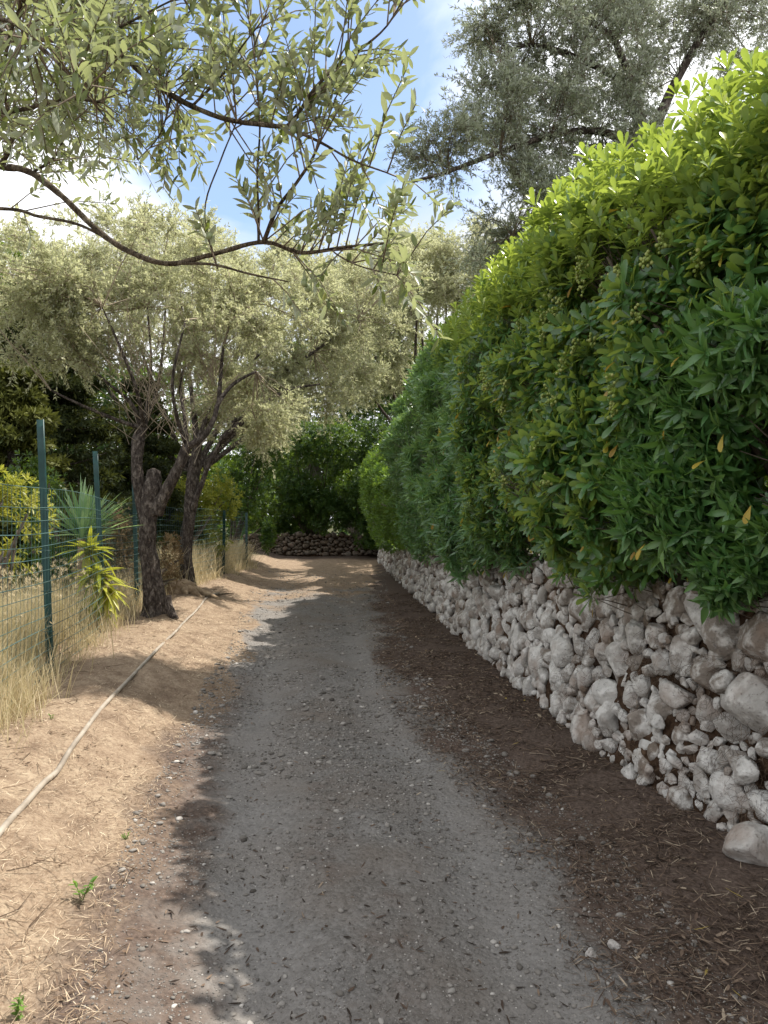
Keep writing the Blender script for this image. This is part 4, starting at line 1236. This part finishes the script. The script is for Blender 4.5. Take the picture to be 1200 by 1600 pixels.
# ------------------------------------------------------------------ fence
fence = thing('wire_fence', (-2.89, 6.43, .27), 'green wire mesh fence on steel posts along the dry grassy bank on the left', 'fence')
posts = [(3.9, 2.2, (-.05, 0)), (6.43, 2.19, (-.09, 0)), (9.07, 2.18, (-.12, .02)), (11.7, 1.97, (-.05, 0)), (15.4, 1.5, (0, 0)), (18.8, 1.62, (.02, 0)), (22.6, 1.65, (0, 0))]
for y, h, ln in posts:
    x = float(XF(y)); z = float(on_ground(x, y)) - .12
    g = Geo()
    w, tk = .036, .005
    # angle-iron section: two flanges joined at a corner
    sec = np.array([[0, 0], [w, 0], [w, tk], [tk, tk], [tk, w], [0, w]]) - np.array([w * .4, w * .4])
    ang = R(200)
    sec = np.stack([sec[:, 0] * math.cos(ang) - sec[:, 1] * math.sin(ang), sec[:, 0] * math.sin(ang) + sec[:, 1] * math.cos(ang)], -1) * 1.7
    zs = np.linspace(0, h + .12, 9)
    V = np.concatenate([np.stack([x + sec[:, 0] + ln[0] * zz / h, y + sec[:, 1] + ln[1] * zz / h, np.full(6, z + zz)], -1) for zz in zs])
    F = [[k * 6 + q, k * 6 + (q + 1) % 6, (k + 1) * 6 + (q + 1) % 6, (k + 1) * 6 + q] for k in range(8) for q in range(6)]
    g.add(V, [np.array(F), np.array([[48, 49, 50, 51], [48, 51, 52, 53]])])
    # wire clips up the post
    for zz in np.arange(.35, min(h, 1.75), .35):
        p = np.array([x + ln[0] * zz / h, y - .02, z + zz + .12])
        tube(g, [p + [-.045, -.02, 0], p + [0, -.045, .004], p + [.05, -.015, 0]], [.004, .004, .004], 6, .02)
    g.build('post', M['post_paint'], fence)
g = Geo()
def fence_pt(y, hgt):
    x = XF(y) + .04
    return np.stack([x, y, on_ground(XF(y), y) * 0 + .27 + hgt + 0.02 * np.sin(y * 1.3 + hgt * 3)], -1)
ylist = np.unique(np.concatenate([np.arange(3.9, 22.6, .66), [22.6]]))
for k, hgt in enumerate(np.concatenate([np.arange(.05, 1.5, .1), [1.6]])):
    y0, y1 = ylist[:-1], ylist[1:]
    prisms(g, fence_pt(y0, hgt), fence_pt((y0 + y1) / 2, hgt), fence_pt(y1, hgt), .0032 if k % 4 else .0042, .0032 if k % 4 else .0042)
yv = np.concatenate([np.arange(3.95, 12, .1), np.arange(12, 22.6, .15)])
prisms(g, fence_pt(yv, 0.05), fence_pt(yv, .8), fence_pt(yv, 1.6), .0017, .0017)
g.build('wire_netting', M['wire'], fence)

# hose along the bank
g = Geo()
hp = [(-130, 1470, 2.35), (0, 1290, 3.25), (180, 1080, 5.8), (270, 985, 9.07), (325, 930, 13.4), (342, 921, 14.6)]
pts = []
for k, (px, py, d) in enumerate(hp):
    p = PX(px, py, d)
    p[2] = float(zground(p[0], p[1], False)) + .016
    pts.append(p)
Q, rr = spline(pts, [.0155] * len(pts), .05)
zz = zground(Q[:, 0], Q[:, 1]) + .018
gapm = np.exp(-((Q[:, 1] - 4.2) / .2) ** 2)
zz = np.convolve(np.pad(zz, 14, mode='edge'), np.ones(29) / 29, 'valid') - gapm * .03
Q[:, 2] = zz
Q[:, 0] += (vn(Q, 1.1, 3) - .5) * .02
tube(g, Q, rr, 10, 10)
tag(g.build('irrigation_hose', M['hose'], smooth=True), 'pale irrigation hose running along the dry bank beside the fence', 'hose')
# stick past the end of the hose
g = Geo()
p = [PX(322, 936, 13.2), PX(345, 922, 14.4), PX(366, 915, 15.2)]
for q in p: q[2] = float(on_ground(q[0], q[1])) + .03
tube(g, p, [.02, .017, .008], 8, .08, .2)
tag(g.build('fallen_branch', M['limb'], smooth=True), 'dead branch lying beyond the end of the hose', 'branch')

# stump at the foot of the second olive
st = thing('tree_stump', tuple([-3.85, 14.0, .27]), 'low weathered stump with spreading roots at the foot of the second olive', 'stump')
g = Geo()
c = np.array([-3.72, 13.7, float(on_ground(-3.72, 13.7))])
tube(g, [c - UP * .1, c + UP * .06, c + np.array([.02, 0, .2])], [.34, .29, .22], 24, .03, .35, .16)
g.build('stump_body', M['stump'], st, smooth=True)
for an, L in ((-2.8, .45), (-.2, .8), (.5, .5), (-1.2, .5), (-.8, .7)):
    g = Geo()
    e = c + np.array([math.cos(an), math.sin(an), 0]) * L
    e[2] = float(on_ground(e[0], e[1]))
    tube(g, [c + UP * .1, (c + e) / 2 + UP * .07, e - UP * .02], [.12, .08, .03], 10, .04, .25)
    g.build('root', M['stump'], st, smooth=True)

# ------------------------------------------------------------------ ground cover
def strips(g, P, D, L, W, a, lift=.0):
    n = len(P)
    N = unit(UP + RNG.normal(0, .25, (n, 3)))
    leaves(g, P, D, N, L, W, [(0, .6), (.5, 1), (1, .25)], a, .15, RNG.normal(.0, .12, n))

def logy(n, a, b):
    return np.exp(RNG.uniform(math.log(a), math.log(b), n))

# gravel on the lane
g = Geo()
n = 64000
y = logy(n, 2.0, 24); u = RNG.random(n)
x = XL(y) - .2 + u * (XR(y) - XL(y) + .5)
keep = (fbm(np.stack([x, y, x * 0], -1), .5, 33) + RNG.normal(0, .1, n)) > .42
x, y = x[keep], y[keep]; n = len(x)
r = np.minimum(.0022 + RNG.pareto(2.8, n) * .0024, .016) * np.clip(y / 3.5, .8, 1.6)
P = np.stack([x, y, on_ground(x, y) + r * .22], -1)
an = RNG.uniform(0, 6.28, n)
Xd = np.stack([np.cos(an), np.sin(an), an * 0], -1); Yd = np.stack([-np.sin(an), np.cos(an), an * 0], -1); Zd = np.tile(UP, (n, 1))
Sz = np.stack([r * 1.25, r * .95, r * .6], -1)
tone = np.clip(RNG.normal(.5, .2, n), 0, 1)
big = r > .009
rocks(g, P[big], Sz[big], Xd[big], Yd[big], Zd[big], 2, tone[big])
rocks(g, P[~big], Sz[~big], Xd[~big], Yd[~big], Zd[~big], 1, tone[~big], planes=5)
M['gravel'] = plain_mat('gravel_stone', [(0, (.07, .062, .054)), (.4, (.16, .146, .130)), (.75, (.25, .232, .21)), (1, (.48, .45, .41))], .9, 40, [(120, .4, .004)], .15, True)
o = g.build('gravel', M['gravel']); o['kind'] = 'stuff'

# dark twig and leaf litter on the verge
g = Geo()
n = 44000
y = logy(n, 2.0, 16); u = RNG.beta(1.3, 1.0, n)
x = XR(y) - .25 + u * (XW(y) - XR(y) + .3)
keep = (fbm(np.stack([x, y, x * 0], -1), .45, 35) + RNG.normal(0, .09, n)) > .42
x, y = x[keep], y[keep]; n = len(x)
P = np.stack([x, y, on_ground(x, y) + RNG.uniform(.002, .016, n)], -1)
an = RNG.uniform(0, 6.28, n)
D = np.stack([np.cos(an), np.sin(an), RNG.normal(0, .16, n)], -1)
tone = np.clip(RNG.normal(.45, .30, n), 0, .97)
tone[RNG.random(n) < .0015] = 1.0
wide = RNG.random(n) < .12
strips(g, P, D, np.where(wide, RNG.uniform(.02, .05, n), RNG.uniform(.018, .075, n)), np.where(wide, RNG.uniform(.006, .014, n), RNG.uniform(.0018, .0042, n)) * np.clip(y / 4, 1, 2), tone)
# scattered bits over the lane
n = 2000
y = logy(n, 2.0, 18); x = XL(y) + RNG.random(n) * (XR(y) - XL(y))
P = np.stack([x, y, on_ground(x, y) + .004], -1)
an = RNG.uniform(0, 6.28, n)
strips(g, P, np.stack([np.cos(an), np.sin(an), RNG.normal(0, .1, n)], -1), RNG.uniform(.006, .05, n), RNG.uniform(.0015, .012, n), np.clip(RNG.normal(.25, .3, n), 0, .97))
n = 420
y = logy(n, 2.0, 12); x = XR(y) - .1 + RNG.random(n) * (XW(y) - XR(y) + .05)
P = np.stack([x, y, on_ground(x, y) + .008], -1); an = RNG.uniform(0, 6.28, n)
D = np.stack([np.cos(an), np.sin(an), RNG.normal(0, .06, n)], -1) * RNG.uniform(.06, .2, n)[:, None]
prisms(g, P, P + D * .5 + RNG.normal(0, .008, (n, 3)), P + D, .0028, .0014, np.clip(RNG.normal(.5, .3, n), 0, .95))
o = g.build('leaf_litter', M['litter']); o['kind'] = 'stuff'

# straw on the sunny bank
g = Geo()
n = 30000
y = logy(n, 2.0, 24)
x = XF(y) - .4 + RNG.beta(1.2, 1.0, n) * (XL(y) - .12 - XF(y) + .4)
keep = (fbm(np.stack([x, y, x * 0], -1), .4, 36) + RNG.normal(0, .1, n)) > .43
x, y = x[keep], y[keep]; n = len(x)
P = np.stack([x, y, on_ground(x, y) + RNG.uniform(.002, .018, n)], -1)
an = RNG.uniform(0, 6.28, n)
strips(g, P, np.stack([np.cos(an), np.sin(an), RNG.normal(0, .18, n)], -1), RNG.uniform(.012, .065, n), RNG.uniform(.0012, .0034, n) * np.clip(y / 4, 1, 2.5), np.clip(RNG.normal(.5, .3, n), 0, 1))
n = 2600
y = logy(n, 2.0, 20); x = XF(y) + .1 + RNG.random(n) * (XL(y) - .1 - XF(y))
keep = fbm(np.stack([x, y, x * 0], -1), .6, 57) > .47
x, y = x[keep], y[keep]; n = len(x)
P = np.stack([x, y, on_ground(x, y) + .008], -1); an = RNG.uniform(0, 6.28, n)
strips(g, P, np.stack([np.cos(an), np.sin(an), RNG.normal(0, .2, n)], -1), RNG.uniform(.012, .04, n), RNG.uniform(.004, .012, n), np.clip(RNG.normal(.12, .12, n), 0, 1))
n = 160
y = logy(n, 2.2, 14); x = XF(y) + .1 + RNG.random(n) * (XL(y) - .1 - XF(y))
P = np.stack([x, y, on_ground(x, y) + .01], -1); an = RNG.uniform(0, 6.28, n)
D = np.stack([np.cos(an), np.sin(an), RNG.normal(0, .06, n)], -1) * RNG.uniform(.06, .22, n)[:, None]
prisms(g, P, P + D * .5 + RNG.normal(0, .01, (n, 3)), P + D, .0026, .0013, np.clip(RNG.normal(.25, .2, n), 0, .9))
o = g.build('straw', M['straw']); o['kind'] = 'stuff'

# standing dry grass along the fence
g = Geo()
def stand(n, ya, yb, off, spread, ha, hb, tone, lean=.25, w=.004):
    y = RNG.uniform(ya, yb, n)
    x = XF(y) + off + RNG.normal(0, spread, n)
    keep = vn(np.stack([x, y, x * 0], -1), .3, 39) > .3
    x, y = x[keep], y[keep]; n = len(x)
    P = np.stack([x, y, on_ground(x, y) - .01], -1)
    D = unit(np.stack([RNG.normal(0, lean, n), RNG.normal(0, lean, n), np.ones(n)], -1))
    N = unit(np.cross(D, rdir(n)))
    leaves(g, P, D, N, RNG.uniform(ha, hb, n), w * RNG.uniform(.7, 1.5, n), [(0, .8), (.35, 1), (.7, .7), (1, .05)], np.clip(RNG.normal(tone, .2, n), 0, 1), .1, RNG.uniform(-.1, .6, n))
stand(5200, 4.4, 8.2, -.52, .2, .35, .8, .35)
stand(1300, 4.3, 5.8, .02, .12, .15, .5, .5)
stand(500, 5.8, 8, .0, .1, .1, .25, .5)
stand(5200, 6.5, 13, -.5, .22, .3, .7, .5, w=.006)
stand(1200, 7.5, 13, .0, .12, .1, .3, .6, w=.006)
stand(5200, 13.5, 24, -.42, .2, .35, .95, .6, w=.011)
stand(1200, 14, 24, .0, .12, .1, .3, .7, w=.011)
stand(1800, 4.4, 14, -1.0, .5, .4, .8, .3, w=.007)
# grass heads
y = RNG.uniform(4.6, 11, 700); x = XF(y) - .5 + RNG.normal(0, .22, 700)
P = np.stack([x, y, on_ground(x, y) + RNG.uniform(.45, .85, 700)], -1)
whorls(g, P, unit(UP + RNG.normal(0, .4, P.shape)), 7, .05, .006, L_LANCE3, np.clip(RNG.normal(.75, .15, 700), 0, 1), (5, 50), simple=True)
o = g.build('dry_grass', M['dry_grass']); o['kind'] = 'stuff'

# small green weeds, each its own plant
def weed(px, py, h, k, label):
    d = 1.36 * FPX / (py - HORIZ)
    p = PX(px, py, d); p[2] = float(on_ground(p[0], p[1]))
    o = thing('weed', tuple(p), label, 'weed', 'green weeds on the dry bank')
    g = Geo()
    q = p.copy(); tips = []
    for s in range(3):
        e = p + np.array([RNG.normal(0, h * .35), RNG.normal(0, h * .35), h * RNG.uniform(.5, 1)])
        tube(g, [p - UP * .01, (p + e) / 2 + RNG.normal(0, h * .05, 3), e], [.002, .0016, .001], 6, .02)
        tips.append(e)
    g.build('stem', M['weed'], o)
    g = Geo()
    for e in tips:
        f = RNG.uniform(.2, 1, k)
        P = p + (e - p) * f[:, None]
        dd = unit(rdir(k) + UP * .4)
        leaves(g, P, dd, np.cross(dd, np.cross(UP, dd)), h * RNG.uniform(.22, .42, k), h * .13, L_OLIVE, RNG.uniform(.2, 1, k), .2, .2)
    g.build('leaves', M['weed'], o)
weed(128, 1345, .10, 9, 'tallest small green weed on the dry bank, close to the lane edge')
weed(197, 1255, .045, 6, 'tiny pale weed at the shadow edge, farther up the bank')
weed(80, 1135, .05, 7, 'small green weed beside the hose below the first fence post')
weed(25, 1500, .07, 12, 'low green tuft on the bank at the bottom left corner')
